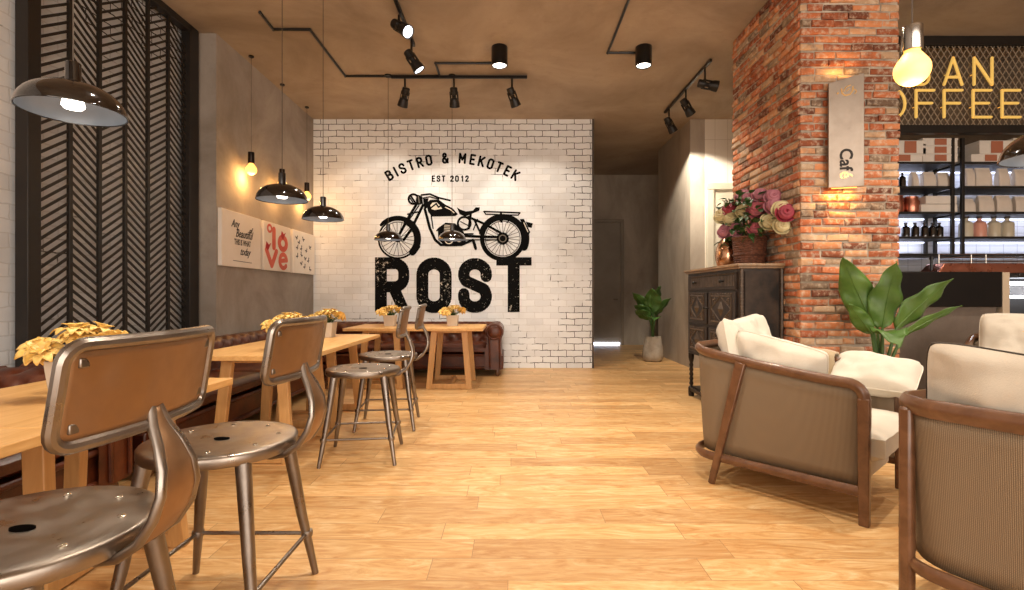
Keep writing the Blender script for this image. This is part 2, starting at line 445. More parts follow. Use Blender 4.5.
struct('wall_corridor_end', MB().b2((5.0, 8.25, 0), (5.2, 11.8, H)), CONC2)
struct('wall_corridor_left', MB().b2((-.5, 8.25, 0), (-.35, 11.8, H)), CONC2)
struct('wall_kitchen', MB().b2((3.5, 6.0, 0), (7.2, 6.1, 2.86)), TILE)
struct('wall_kitchen_upper', MB().b2((3.5, 5.98, 2.86), (7.2, 6.1, H)), MESHB)
struct('wall_right_end', MB().b2((7.0, -3.0, 0), (7.2, 5.98, H)), CONC)
struct('wall_front', MB().b2((-3.42, -3.1, 0), (-2.6, -2.95, H)).b2((6.2, -3.1, 0), (7.0, -2.95, H)).b2((-2.6, -3.1, 3.4), (6.2, -2.95, H)).b2((-2.6, -3.1, 0), (6.2, -2.95, .25)), CONC)
# trims on the wall ends
struct('trim_1', MB().b2((1.26, 8.05, 0), (1.285, 8.26, H)), mat('wall end strip', '#4b4038', rough=.6))

# doors
def door(name, x0, x1, y, h, m, fr=.07, panels=True, handle_x=None):
    mb = MB(); mb.b2((x0, y-.03, .04), (x1, y-.005, h))
    o = struct(name, mb, m, bev=.004)
    f = MB(); f.b2((x0-fr, y-.06, 0), (x0, y, h)); f.b2((x1, y-.06, 0), (x1+fr, y, h)); f.b2((x0-fr, y-.06, h), (x1+fr, y, h+fr))
    tag(f.build('door_frame', m, o, bev=.008), kind='structure')
    if panels:
        p = MB(); w = x1-x0
        for z0, z1 in ((.2, h*.36), (h*.42, h-.15)):
            a, b = x0+.13, x1-.13
            p.b2((a, y-.045, z0), (a+.03, y-.03, z1)); p.b2((b-.03, y-.045, z0), (b, y-.03, z1)); p.b2((a, y-.045, z0), (b, y-.03, z0+.03)); p.b2((a, y-.045, z1-.03), (b, y-.03, z1))
        tag(p.build('door_moulding', m, o, bev=.005), kind='structure')
    k = MB(); hx = handle_x or x1-.08
    k.tube([(hx, y-.03, 1.05), (hx, y-.08, 1.05), (hx-.1, y-.08, 1.05)], .01, 8)
    tag(k.build('door_handle', CHROME, o), kind='structure')
    return o
door('door_1', 1.55, 2.5, 11.8, 2.82, DOORG, panels=False)
door('door_2', 3.16, 3.5, 8.07, 2.8, DOORW, fr=.11)
struct('door_gap_glow', MB().b2((1.5, 11.73, .005), (2.47, 11.76, .06)), GLOWD)  # emissive strip standing in for light spilling under the corridor door

# unseen front left open, with an assumed window, to let ambient fill in
f = MB()
for x in (-2.6, -.4, 1.8, 4.0, 6.17): f.b2((x, -3.06, .25), (x+.06, -2.99, 3.4))
f.b2((-2.6, -3.06, 2.5), (6.2, -2.99, 2.56)); f.b2((-2.6, -3.06, .25), (6.2, -2.99, .31)); f.b2((-2.6, -3.06, 3.34), (6.2, -2.99, 3.4))
w = struct('window_1', f, BLACKF, bev=.005)

# ------------------------------------------------------------------ brick pillar (every brick modelled, one mesh)
def brick_pillar():
    x0, x1, y0, y1 = 2.42, 3.23, 4.29, 5.6
    mb = MB(); rnd = random.Random(3)
    ch = .0665; rows = int(H/ch)+1
    def one(face, a, b, z0, z1):
        mb.cur = rnd.random()*.98+.01
        if rnd.random() < .07: mb.cur = rnd.choice((.02, .97))
        out = rnd.uniform(.006, .024); j = lambda s=.004: rnd.uniform(-s, s)
        a += rnd.uniform(.002, .007); b -= rnd.uniform(.002, .007); z0 += rnd.uniform(.001, .007); z1 -= rnd.uniform(.001, .007)
        c = .006+rnd.random()*.004; dz = rnd.uniform(-.004, .004)
        ring0 = [(a+j(), z0+j()), (b+j(), z0+dz+j()), (b+j(), z1+dz+j()), (a+j(), z1+j())]
        m0 = ((a+b)/2, (z0+z1)/2)
        def ins(p, k): return (p[0]-k*(1 if p[0] > m0[0] else -1), p[1]-k*(1 if p[1] > m0[1] else -1))
        ring1 = [ins(p, c) for p in ring0]
        vs = []
        for ring, d in ((ring0, -.03), (ring0, out-.007), (ring1, out)):
            for i, (u, w_) in enumerate(ring):
                dd = d+(j(.003) if d > 0 else 0)
                if face == 'F': vs.append((u, y0-dd, w_))
                elif face == 'L': vs.append((x0-dd, u, w_))
                elif face == 'R': vs.append((x1+dd, u, w_))
        fs = [(8, 9, 10, 11)]+[(r*4+i, r*4+(i+1) % 4, r*4+4+(i+1) % 4, r*4+4+i) for r in (0, 1) for i in range(4)]
        if face == 'L': fs = [tuple(reversed(q)) for q in fs]
        mb.add(vs, fs)
    for r_ in range(rows):
        z0 = r_*ch; z1 = min(z0+ch-.007, H)
        if z1-z0 < .02: continue
        for face, A, B in (('F', x0-.012, x1+.012), ('L', y0, y1), ('R', y0, y1)):
            u = A; first = True
            while u < B-.02:
                L = rnd.uniform(.17, .25)
                if first and r_ % 2: L = rnd.uniform(.09, .13)
                first = False
                if rnd.random() < .12: L *= .55
                e = min(u+L, B)
                if B-e < .05: e = B
                one(face, u, e, z0, z1); u = e
    mb.cur = 0
    o = struct('wall_pillar', mb, BRICK, ang=50)
    k = MB().b2((x0, y0, 0), (x1, y1, H)).build('mortar', MORTAR, o); k['kind'] = 'structure'
brick_pillar()

# ------------------------------------------------------------------ lattice screen
ls = empty('lattice_screen', (-3.33, 4.42, 0), label='tall black herringbone lattice screen on the left wall, full height', cat='screen')
f = MB(); hy = .84
f.b2((-.05, -hy-.1, 0), (.04, -hy, H)); f.b2((-.05, hy-.03, 0), (.04, hy+.12, H)); f.b2((-.05, -hy, H-.07), (.04, hy, H)); f.b2((-.05, -hy, .0), (.04, hy, .1))
f.build('frame', LATT, ls, bev=.004)
W = (2*hy-.03)/6
for i in range(6):
    a = -hy+i*W; mb = MB(); s = 1 if i % 2 == 0 else -1
    if i: tag(MB().b2((-.012, a-.016, .1), (.012, a+.016, H-.07)).build('mullion', LATT, ls, bev=.002))
    z = -.1
    while z < H-.05:
        p, q = (a+.012, z), (a+W-.012, z+s*W*.62)
        def clip(p, q):
            lo, hi = .1, H-.07
            (ya, za), (yb, zb) = p, q
            if za > zb: ya, za, yb, zb = yb, zb, ya, za
            if zb < lo or za > hi: return None
            if za < lo: ya += (yb-ya)*(lo-za)/(zb-za); za = lo
            if zb > hi: yb = ya+(yb-ya)*(hi-za)/(zb-za); zb = hi
            return (ya, za), (yb, zb)
        c = clip(p, q)
        if c: mb.bar((0, c[0][0], c[0][1]), (0, c[1][0], c[1][1]), .019, .008, up=(1, 0, 0))
        z += .068
    mb.build('slat_panel', LATT, ls)

# ------------------------------------------------------------------ wall mural (painted on the back wall)
MX, MZ = 8.07/512, 8.07/512
def wallT(y=8.066): return axes((0, y, 0), (1, 0, 0), (0, 0, 1), (0, -1, 0))
def cp(x, y):   # mural plan units -> metres on the wall
    px, py = 370+x/4.37, 185+y/4.37
    return ((px-512)*MX, 1.15+(295-py)*MZ)
K = MX/4.37
mur = empty('wall_mural', (0, 8.06, 1.0), label='black painted motorcycle emblem with lettering on the white brick wall', cat='mural')
TW = M.Translation((0, -8.06, -1.0)) @ wallT()
BK = [1.0]
def S(mb, pts, w, closed=False, z=0, caps=True): stroke(mb, [cp(*p) for p in pts], w*K*BK[0], TW, closed, z, caps)
def POLY(mb, pts, z=0):
    mb.n = getattr(mb, 'n', 0)+1; mb.prism([cp(*p) for p in reversed(pts)], z, z+.002+mb.n*4e-6, TW)
mb = MB()   # ROST
S(mb, [(48, 318), (48, 553)], 52, caps=False)
S(mb, [(48, 343), (108, 343)]+arc(108, 383, 40, -90, 0, 8)+[(148, 405)]+arc(108, 405, 40, 0, 90, 8)+[(48, 445)], 48)
S(mb, [(100, 440), (150, 553)], 48, caps=False)
POLY(mb, [(22, 316), (110, 316), (110, 368), (22, 368)])
S(mb, arc(280, 390, 51, 180, 360, 14, 47)+arc(280, 488, 51, 0, 180, 14, 46), 52, closed=True)
S(mb, [(508, 400), (508, 388)]+arc(459, 388, 49, 0, -180, 12, 44)+[(410, 400), (420, 420), (498, 455), (508, 478), (508, 490)]+arc(459, 490, 49, 0, 180, 12, 44)+[(410, 475)], 50, caps=True)
POLY(mb, [(552, 316), (706, 316), (706, 352), (552, 352)]); POLY(mb, [(602, 340), (654, 340), (654, 555), (602, 555)])
mb.build('name_lettering', SPECK, mur, smooth=False)
mb = MB()   # arched line; centre of the arc below
TXT = "BISTRO & MEKOTEK"
cxp, cyp, rad = 452.5, 277, 119   # circle in photo units
adv = {'I': .55, ' ': .62, '&': 1.05, 'M': 1.1}
tot = sum(adv.get(c, .9) for c in TXT); A0, A1 = -33.5, 33.5
acc = 0
GL = {'B': [[(0, 0), (0, 1), (.3, 1), (.46, .88), (.46, .66), (.3, .54), (0, .54)], [(.3, .54), (.5, .42), (.5, .12), (.3, 0), (0, 0)]],
 'I': [[(0, 0), (0, 1)]], 'S': [[(.48, .76), (.46, .9), (.34, 1), (.14, 1), (0, .88), (0, .68), (.1, .58), (.38, .44), (.48, .34), (.48, .12), (.34, 0), (.14, 0), (0, .12), (0, .24)]],
 'T': [[(0, 1), (.5, 1)], [(.25, 1), (.25, 0)]], 'R': [[(0, 0), (0, 1), (.3, 1), (.46, .88), (.46, .6), (.3, .48), (0, .48)], [(.24, .48), (.5, 0)]],
 'O': [[(.14, 0), (0, .14), (0, .86), (.14, 1), (.36, 1), (.5, .86), (.5, .14), (.36, 0), (.14, 0)]],
 '&': [[(.58, 0), (.1, .72), (.1, .9), (.2, 1), (.32, 1), (.4, .88), (.38, .72), (.06, .38), (.04, .14), (.16, 0), (.34, 0), (.54, .2), (.58, .42)]],
 'M': [[(0, 0), (0, 1), (.3, .35), (.6, 1), (.6, 0)]], 'E': [[(.42, 1), (0, 1), (0, 0), (.42, 0)], [(0, .52), (.36, .52)]],
 'K': [[(0, 0), (0, 1)], [(.5, 1), (0, .42)], [(.16, .58), (.52, 0)]],
 '2': [[(.02, .76), (.04, .9), (.16, 1), (.34, 1), (.46, .88), (.46, .66), (0, .0), (.48, 0)]], '0': [[(.14, 0), (0, .14), (0, .86), (.14, 1), (.34, 1), (.48, .86), (.48, .14), (.34, 0), (.14, 0)]],
 '1': [[(.06, .8), (.22, 1), (.22, 0)]]}
def glyph(mb, c, T, h, w):
    ps = GL[c]; wd = max(x for p in ps for x, y in p)
    for p in ps: stroke(mb, [((x-wd/2)*h, (y-.5)*h) for x, y in p], w, T)
for c in TXT:
    wv = adv.get(c, .9); a = A0+(A1-A0)*(acc+wv/2)/tot; acc += wv
    if c == ' ': continue
    px, py = cxp+rad*sin(R(a))*1.02, cyp-rad*cos(R(a))
    T = TW @ M.Translation(((px-512)*MX, 1.15+(295-py)*MZ, 0)) @ M.Rotation(R(-a), 4, 'Z')
    mb = MB(); glyph(mb, c, T, .14, .033); mb.build('title_letter', PAINT, mur, smooth=False)
x = 433.5
for c in "EST 2012":
    if c == ' ': x += 3.5; continue
    mb = MB(); glyph(mb, c, TW @ M.Translation(((x-512)*MX, 1.15+(295-178.7)*MZ, 0)), .08, .021); x += 5.0
    mb.build('date_character', PAINT, mur, smooth=False)
mb = MB(); gy = MB(); BK[0] = 1.28
RC, FC = (580, 234), (122, 236)
def ring(m_, c, r, w, a0=0, a1=360, z=0, n=40): S(m_, arc(c[0], c[1], r, a0, a1, n), w, z=z)
ring(mb, RC, 90, 15); ring(mb, RC, 76, 2.2); ring(mb, RC, 97, 16, -165, 15); ring(mb, RC, 100, 26, -30, 22)
ring(mb, FC, 84, 6); ring(mb, FC, 74, 2.2); ring(mb, FC, 86, 24, -62, 42); ring(mb, FC, 95, 10, -140, -40)
S(mb, [(58, 165), (80, 150), (120, 145), (165, 152)], 12)
for c, r, n in ((RC, 76, 26), (FC, 74, 22)):
    for i in range(n):
        a = 2*pi*i/n+.1; b = a+(.22 if i % 2 else -.22)
        S(mb, [(c[0]+12*cos(b), c[1]+12*sin(b)), (c[0]+r*cos(a), c[1]+r*sin(a))], 1.4, caps=False)
POLY(mb, [(RC[0]+27*cos(-2*pi*i/20), RC[1]+27*sin(-2*pi*i/20)) for i in range(20)][::-1]); ring(gy, RC, 15, 3, z=.008, n=16)
POLY(mb, [(FC[0]+15*cos(-2*pi*i/20), FC[1]+15*sin(-2*pi*i/20)) for i in range(20)][::-1])
S(mb, [(232, 88), (180, 195), (148, 240)], 9); S(mb, [(205, 82), (170, 140), (118, 236)], 9); S(mb, [(214, 90), (160, 170)], 4)
S(mb, [(165, 128), (210, 118)], 5); S(mb, [(150, 170), (196, 160)], 4)
ring(mb, (190, 62), 21, 7); S(mb, [(180, 50), (197, 76)], 6); S(mb, [(176, 58), (190, 80)], 4)
POLY(mb, [(205, 42), (228, 50), (232, 82), (212, 88), (200, 70)]); S(gy, [(212, 52), (216, 78)], 4, z=.008)
S(mb, [(225, 44), (262, 40), (300, 56), (350, 68)], 6); S(mb, [(228, 58), (262, 52), (300, 62)], 4); POLY(mb, [(232, 60), (256, 58), (250, 100), (238, 108)])
POLY(mb, [(246, 82), (262, 66), (300, 64), (330, 86), (362, 102), (384, 128), (372, 136), (270, 138), (254, 116)])
li = MB()
POLY(li, [(264, 90), (274, 78), (292, 76), (308, 92), (316, 104), (284, 110), (270, 106)], z=.008); S(mb, [(268, 100), (290, 82), (300, 98), (312, 90)], 5, z=.011)
S(li, [(330, 98), (352, 108), (368, 122)], 3, z=.008)
S(mb, [(240, 105), (262, 190), (285, 240), (310, 262)], 9); S(mb, [(268, 136), (276, 190)], 4); S(mb, [(310, 262), (400, 262), (450, 240)], 8)
POLY(mb, [(296, 190), (330, 165), (372, 168), (410, 205), (420, 250), (380, 268), (330, 268), (300, 240)])
for i in range(5): S(li, [(326, 176+i*7), (366, 178+i*7)], 2.2, z=.008)
ring(li, (345, 240), 17, 3, z=.008, n=18); ring(li, (390, 235), 13, 3, z=.008, n=18)
S(mb, [(292, 200), (300, 190)], 4); S(mb, [(306, 200), (314, 190)], 4)
POLY(mb, [(380, 98), (396, 108), (420, 116), (450, 112), (462, 98), (480, 98), (478, 112), (450, 124), (416, 138), (392, 128)])
ring(mb, (412, 168), 28, 7, n=20); S(mb, [(396, 160), (430, 178)], 3); S(mb, [(440, 128), (432, 190)], 8); S(mb, [(455, 150), (478, 200)], 7); S(mb, [(470, 150), (452, 196)], 4)
S(mb, [(430, 140), (500, 170), (572, 210)], 8); S(mb, [(400, 222), (480, 226), (572, 228)], 9); S(mb, [(400, 240), (520, 240), (580, 240)], 4)
S(mb, [(452, 244), (462, 278)], 10); S(mb, [(400, 214), (450, 214)], 5)
S(mb, [(498, 116), (655, 122)], 5); S(mb, [(506, 128), (648, 132)], 4); S(mb, [(498, 116), (506, 128)], 4); S(mb, [(655, 122), (648, 132)], 4)
S(mb, [(545, 130), (572, 160), (600, 132)], 4); S(mb, [(572, 120), (574, 160)], 8); S(mb, [(620, 132), (600, 165)], 4)
POLY(mb, [(655, 150), (672, 148), (700, 206), (692, 222), (680, 212)]); POLY(mb, [(680, 160), (712, 168), (706, 188), (690, 184)]); S(li, [(672, 165), (690, 205)], 3, z=.008)
S(mb, [(205, 250), (215, 270), (205, 285)], 8)
o = mb.build('motorcycle_drawing', PAINT, mur, smooth=False); li.build('highlight', PAINTL, o, smooth=False); gy.build('detail', PAINTG, o, smooth=False)

# ------------------------------------------------------------------ canvases on the left wall
def canvas(y0, y1, label, deco):
    yc = (y0+y1)/2; w = y1-y0; z0, z1 = 1.465, 2.08
    e = empty('canvas_print', (-3.085, yc, z0), label=label, cat='wall art')
    MB().b2((-.043, -w/2, 0), (0, w/2, z1-z0)).build('canvas', CANVAS, e, bev=.004)
    deco(e, axes((.001, 0, (z1-z0)/2), (0, 1, 0), (0, 0, 1), (1, 0, 0)), w, z1-z0)
def d1(e, T, w, h):
    mb = MB()
    for s, x, y, sz, sh in (("Any", -.16, .17, .12, .4), ("of", .17, .13, .1, .5), ("Beautiful", .03, .07, .13, .45), ("THIS IS WHAT", .0, -.03, .09, 0), ("today", .05, -.13, .12, .5)):
        text_into(mb, s, sz, T @ M.Translation((x, y, 0)), sx=.8 if sh else .62, shear=sh, bold=.0015)
    stroke(mb, [(-.2, -.24), (.2, -.245)], .006, T)
    mb.build('lettering', INK, e, smooth=False)
def d2(e, T, w, h):
    T = T @ M.Translation((0, -.005, 0)) @ M.Diagonal((1.18, .96, 1, 1)); mb = MB()
    stroke(mb, [(-.10, .24), (-.10, .0)], .08, T)
    stroke(mb, arc(.12, .08, .09, 0, 360, 20, .085), .075, T)
    stroke(mb, [(-.27, -.05), (-.15, -.25), (-.04, -.05)], .07, T)
    stroke(mb, [(.05, -.17), (.22, -.15)]+arc(.13, -.17, .09, 10, 320, 18, .095), .06, T)
    stroke(mb, arc(-.2, .24, .045, 0, 330, 12), .03, T)
    mb.build('lettering', RED, e, smooth=False)
    b = MB()
    for x, y in ((.12, .19), (-.24, .0)):
        b.prism([(x-.05, y-.02), (x, y-.06), (x+.04, y), (x+.07, y+.05), (x+.02, y+.02), (x-.03, y+.06)], 0, .003, T)
    b.build('bird', CRIM, e, smooth=False)
def d3(e, T, w, h):
    mb = MB(); r_ = random.Random(5)
    for x, y in ((-.28, .2), (-.2, .14), (-.26, .06), (-.12, .06), (.06, .04), (-.26, -.06), (-.12, -.03), (.02, -.08), (.14, -.1), (-.12, -.16), (.0, -.2), (.2, -.23), (.2, .1), (-.05, .2)):
        a = r_.uniform(-.9, .9); TT = T @ M.Translation((x, y, 0)) @ M.Rotation(a, 4, 'Z')
        for s in (-1, 1):
            q = [(0, 0), (s*.035, .03), (s*.042, .008), (s*.012, -.005), (s*.026, -.028), (s*.006, -.02)]
            mb.prism(q if s > 0 else q[::-1], 0, .002, TT)
    mb.build('butterfly_print', INK, e, smooth=False)
canvas(5.44, 6.29, 'white canvas with dark handwritten lettering, nearest of the wall prints', d1)
canvas(6.37, 7.13, 'white canvas print with large coral red word love and birds', d2)
canvas(7.22, 8.01, 'white canvas print scattered with small dark butterflies, next to the corner', d3)

# ------------------------------------------------------------------ tables
def make_table():
    e = empty('oak_table', cat='table', group='oak tables along the sofas')
    MB().box((0, 0, .733), (.84, .94, .034)).build('tabletop', OAK, e, bev=.004)
    MB().box((0, 0, .70), (.44, .62, .035)).build('apron', OAKL, e, bev=.003)
    for sx in (-1, 1):
        for sy in (-1, 1):
            MB().bar((sx*.245, sy*.34, 0), (sx*.185, sy*.30, .715), .07, .045, up=(0, 1, 0), w2=.075, d2=.045).build('leg', OAKL, e, bev=.004)
    for sy in (-1, 1): MB().bar((-.22, sy*.335, .035), (.22, sy*.335, .035), .04, .06).build('floor_rail', OAKL, e, bev=.003)
    MB().bar((0, -.32, .035), (0, .32, .035), .05, .05).build('stretcher', OAKL, e, bev=.003)
    return e
t0 = make_table()
TL = [((-1.77, 1.07, 0), 'square oak table nearest the viewer at the left edge, beside the closest stool'),
      ((-1.77, 2.01, 0), 'square oak table behind the closest stool backrest, with a golden flower pot'),
      ((-1.77, 3.83, 0), 'square oak table behind the second stool, near half of the middle table row'),
      ((-1.77, 4.77, 0), 'square oak table beside the two far stools, far half of the middle row'),
      ((-.77, 6.6, 0), 'square oak table by the brick wall, right of the pair at the back sofa'),
      ((-1.61, 6.6, 0), 'square oak table by the brick wall, left of the pair at the back sofa')]
for i, (p, l) in enumerate(TL):
    o = t0 if i == 0 else dup(t0); o.location = p; o['label'] = l
    if i > 0: pass

# ------------------------------------------------------------------ stools
def make_stool():
    e = empty('metal_stool', cat='stool', group='round seat metal stools with backrests')
    n = 48; r = .2575
    mb = MB(); mb.lathe([(.02, .585), (r-.02, .587), (r-.004, .59), (r, .596), (r, .622), (r-.004, .628), (r-.012, .631), (r*.8, .629), (r*.4, .625), (.0, .624)], n)
    mb.build('seat', SEAT, e, ang=40)
    h = MB(); h.lathe([(.028, .6245), (.028, .6285), (.001, .6285)], 20, T=M.Diagonal((1, .55, 1, 1))); h.build('seat_hole', DARK, e)
    for k in range(8):
        a = 2*pi*k/8+.3
        MB().lathe([(.009, 0), (.009, .003), (.005, .0055), (0, .006)], 12, (cos(a)*.19, sin(a)*.19, .628)).build('screw', SCREW, e)
    for sx in (-1, 1):
        for sy in (-1, 1):
            MB().tube([(sx*.165, sy*.165, .59), (sx*.206, sy*.206, .27), (sx*.2475, sy*.2475, .0)], [.026, .02, .0125], 14).build('leg', STEEL, e)
    b = MB(); q = .222; z = .178
    for p1, p2 in (((-q, -q), (q, -q)), ((q, -q), (q, q)), ((q, q), (-q, q)), ((-q, q), (-q, -q))):
        b.tube([(*p1, z), (*p2, z)], .008, 8)
    for sx in (-1, 1):
        for sy in (-1, 1): b.lathe([(.022, z-.012), (.024, z), (.022, z+.012)], 12, (sx*q, sy*q, 0))
    b.build('footrest_ring', STEEL, e)
    # bowed back support: two tubes with a web
    prof = [(.14, .575), (.20, .573), (.255, .585), (.305, .62), (.338, .67), (.352, .72), (.348, .77), (.33, .82), (.308, .86), (.296, .90)]
    def off(t): return .012+.052*sin(pi*min(1, t*.9+.12))**1.2
    for s in (-1, 1):
        tb = MB(); N = len(prof)
        pts = [(x, s*off(i/(N-1)), zz) for i, (x, zz) in enumerate(prof)]
        tb.tube(pts, .0112, 12).build('back_tube', STEEL, e)
    def web(u, v):
        k = u*(len(prof)-1); i = min(int(k), len(prof)-2); fr = k-i
        x = prof[i][0]*(1-fr)+prof[i+1][0]*fr; zz = prof[i][1]*(1-fr)+prof[i+1][1]*fr
        o_ = off(u); return (x+.008*(1-(2*v-1)**2), (2*v-1)*o_, zz)
    wb = MB(); wb.grid(web, 24, 6); ob = wb.build('back_web', BACKM, e)
    sm = ob.modifiers.new('s', 'SOLIDIFY'); sm.thickness = .004
    # curved backrest plate
    hw, z0, z1 = .225, .864, 1.058
    def pos(y, zz): return (.275+.03*(zz-z0)/.18+.02-.035*(abs(y)/hw)**2*1.0, y, zz)
    out = []; rc = .035
    for cx, cz, a0 in ((hw-rc, z0+rc, -90), (hw-rc, z1-rc, 0), (-hw+rc, z1-rc, 90), (-hw+rc, z0+rc, 180)):
        for i in range(6):
            a = R(a0+i*18); out.append((cx+rc*cos(a), cz+rc*sin(a)))
    # subdivide long edges
    ol = []
    for i, p in enumerate(out):
        q_ = out[(i+1) % len(out)]; L = math.dist(p, q_); k = max(1, int(L/.04))
        for j in range(k): ol.append((p[0]+(q_[0]-p[0])*j/k, p[1]+(q_[1]-p[1])*j/k))
    rm = MB(); rm.tube([pos(*p) for p in ol], .0135, 10, closed=True); rm.build('back_rim', STEEL, e)
    pl = MB()
    def plate(u, v):
        y = (2*u-1)*(hw-.006); k = 1.0
        zc = (z0+z1)/2; hh = (z1-z0)/2-.004
        ed = abs(2*u-1)*(hw-.006)
        if ed > hw-rc: k = (hh-rc+math.sqrt(max(0, rc*rc-(ed-(hw-rc))**2)))/hh
        return pos(y, zc+(2*v-1)*hh*k)
    pl.grid(plate, 28, 8)
    op = pl.build('backrest', BACKM, e); sm = op.modifiers.new('s', 'SOLIDIFY'); sm.thickness = .006; sm.offset = 0
    for y, zz in ((-hw+.035, z1-.035), (-hw+.035, z0+.035), (hw-.035, z1-.035), (hw-.035, z0+.035)):
        p = pos(y, zz); MB().box((p[0], p[1], p[2]), (.010, .022, .02)).build('corner_bracket', STEEL, e, bev=.003)
    return e
s0 = make_stool()
for i, (p, rz, l) in enumerate([((-1.10, 1.15, 0), 0, 'metal stool closest to the viewer at the lower left corner'),
                                ((-1.06, 1.87, 0), 0, 'second metal stool from the viewer, seat lit pale, before the middle table'),
                                ((-1.067, 3.67, 0), .12, 'third metal stool from the viewer, its four thin legs fully in view'),
                                ((-1.10, 4.55, 0), .1, 'farthest metal stool, nearest the tables at the back wall')]):
    o = s0 if i == 0 else dup(s0); o.location = p; o.rotation_euler.z = rz; o['label'] = l

# ------------------------------------------------------------------ golden flower planters
def petal(mb, T, L, w, droop, n=6, cup=.2):
    def fn(u, v):
        s = 2*v-1; ww = w*sin(pi*min(.97, u*.9+.08))**.8
        return (L*u*cos(droop*u*.6), s*ww, L*.35*u-droop*L*.45*u*u+cup*ww*s*s)
    mb.grid(fn, n, 3, T)
def make_planter():
    e = empty('flower_planter', cat='planter', group='golden flower planters on the oak tables')
    mb = MB(); a, b_, t_ = .062, .075, .008
    def sq(r_, z_): return [(-r_, -r_, z_), (r_, -r_, z_), (r_, r_, z_), (-r_, r_, z_)]
    vs = sq(a, 0)+sq(b_, .14)+sq(b_-t_, .14)+sq(a-t_, .02)
    mb.add(vs, [(3, 2, 1, 0)]+[(k*4+i, k*4+(i+1) % 4, k*4+4+(i+1) % 4, k*4+4+i) for k in range(3) for i in range(4)]+[(12, 13, 14, 15)])
    mb.build('pot', POTW, e, bev=.003)
    MB().box((0, 0, .115), (.125, .125, .01)).build('soil', DARK, e)
    r_ = random.Random(11); st = MB(); heads = []
    for k in range(13):
        a = 2*pi*k/12*1.0+r_.uniform(-.2, .2); rr = r_.uniform(.09, .145) if k < 9 else r_.uniform(0, .06)
        h = r_.uniform(.17, .21) if k < 9 else r_.uniform(.21, .245)
        st.tube([(0.2*rr*cos(a), .2*rr*sin(a), .11), (.6*rr*cos(a), .6*rr*sin(a), h-.03), (rr*cos(a), rr*sin(a), h)], .003, 6)
        heads.append((rr*cos(a), rr*sin(a), h, a))
    st.build('stems', STEM, e)
    lf = MB()
    for k in range(10):
        a = 2*pi*k/10; petal(lf, M.Translation((.02*cos(a), .02*sin(a), .13)) @ M.Rotation(a, 4, 'Z') @ M.Rotation(-.5, 4, 'Y'), .1, .014, .8)
    lf.build('leaves', STEM, e)
    pb = None
    for k, (x, y, z, a) in enumerate(heads):
        if pb is None:
            m_ = MB()
            for q in range(9):
                petal(m_, M.Rotation(2*pi*q/9, 4, 'Z') @ M.Rotation(-.25, 4, 'Y'), .085, .016, 1.3)
            for q in range(6):
                petal(m_, M.Rotation(2*pi*q/6+.3, 4, 'Z') @ M.Rotation(-.8, 4, 'Y'), .055, .013, 1.0)
            m_.lathe([(.0, -.006), (.014, 0), (.012, .012), (0, .018)], 10)
            pb = m_.build('blossom', GOLD, e); ob = pb
            sm = ob.modifiers.new('s', 'SOLIDIFY'); sm.thickness = .0025
        else: ob = pb.copy(); col.objects.link(ob); ob.parent = e
        ob.location = (x, y, z); tilt = .7*min(1, math.hypot(x, y)/.12)
        ob.rotation_euler = (r_.uniform(-.2, .2)-tilt*sin(a), tilt*cos(a), r_.uniform(0, 6)); ob.scale = (r_.uniform(.85, 1.15),)*3
    return e
p0 = make_planter()
for i, (p, s_, l) in enumerate([((-1.68, 2.0, .75), 1.08, 'planter of golden flowers behind the closest stool backrest'),
                            ((-1.66, 3.80, .75), 1, 'planter of golden flowers half hidden by the second stool backrest'),
                            ((-1.76, 4.87, .75), 1, 'planter of golden flowers at the far end of the middle table row'),
                            ((-1.57, 6.6, .75), 1, 'planter of golden flowers on the back left table, under the letter R'),
                            ((-.765, 6.6, .75), 1, 'planter of golden flowers on the back right table, under the letters OS')]):
    o = p0 if i == 0 else dup(p0); o.location = p; o.rotation_euler.z = i*.0; o.scale = (s_,)*3; o['label'] = l

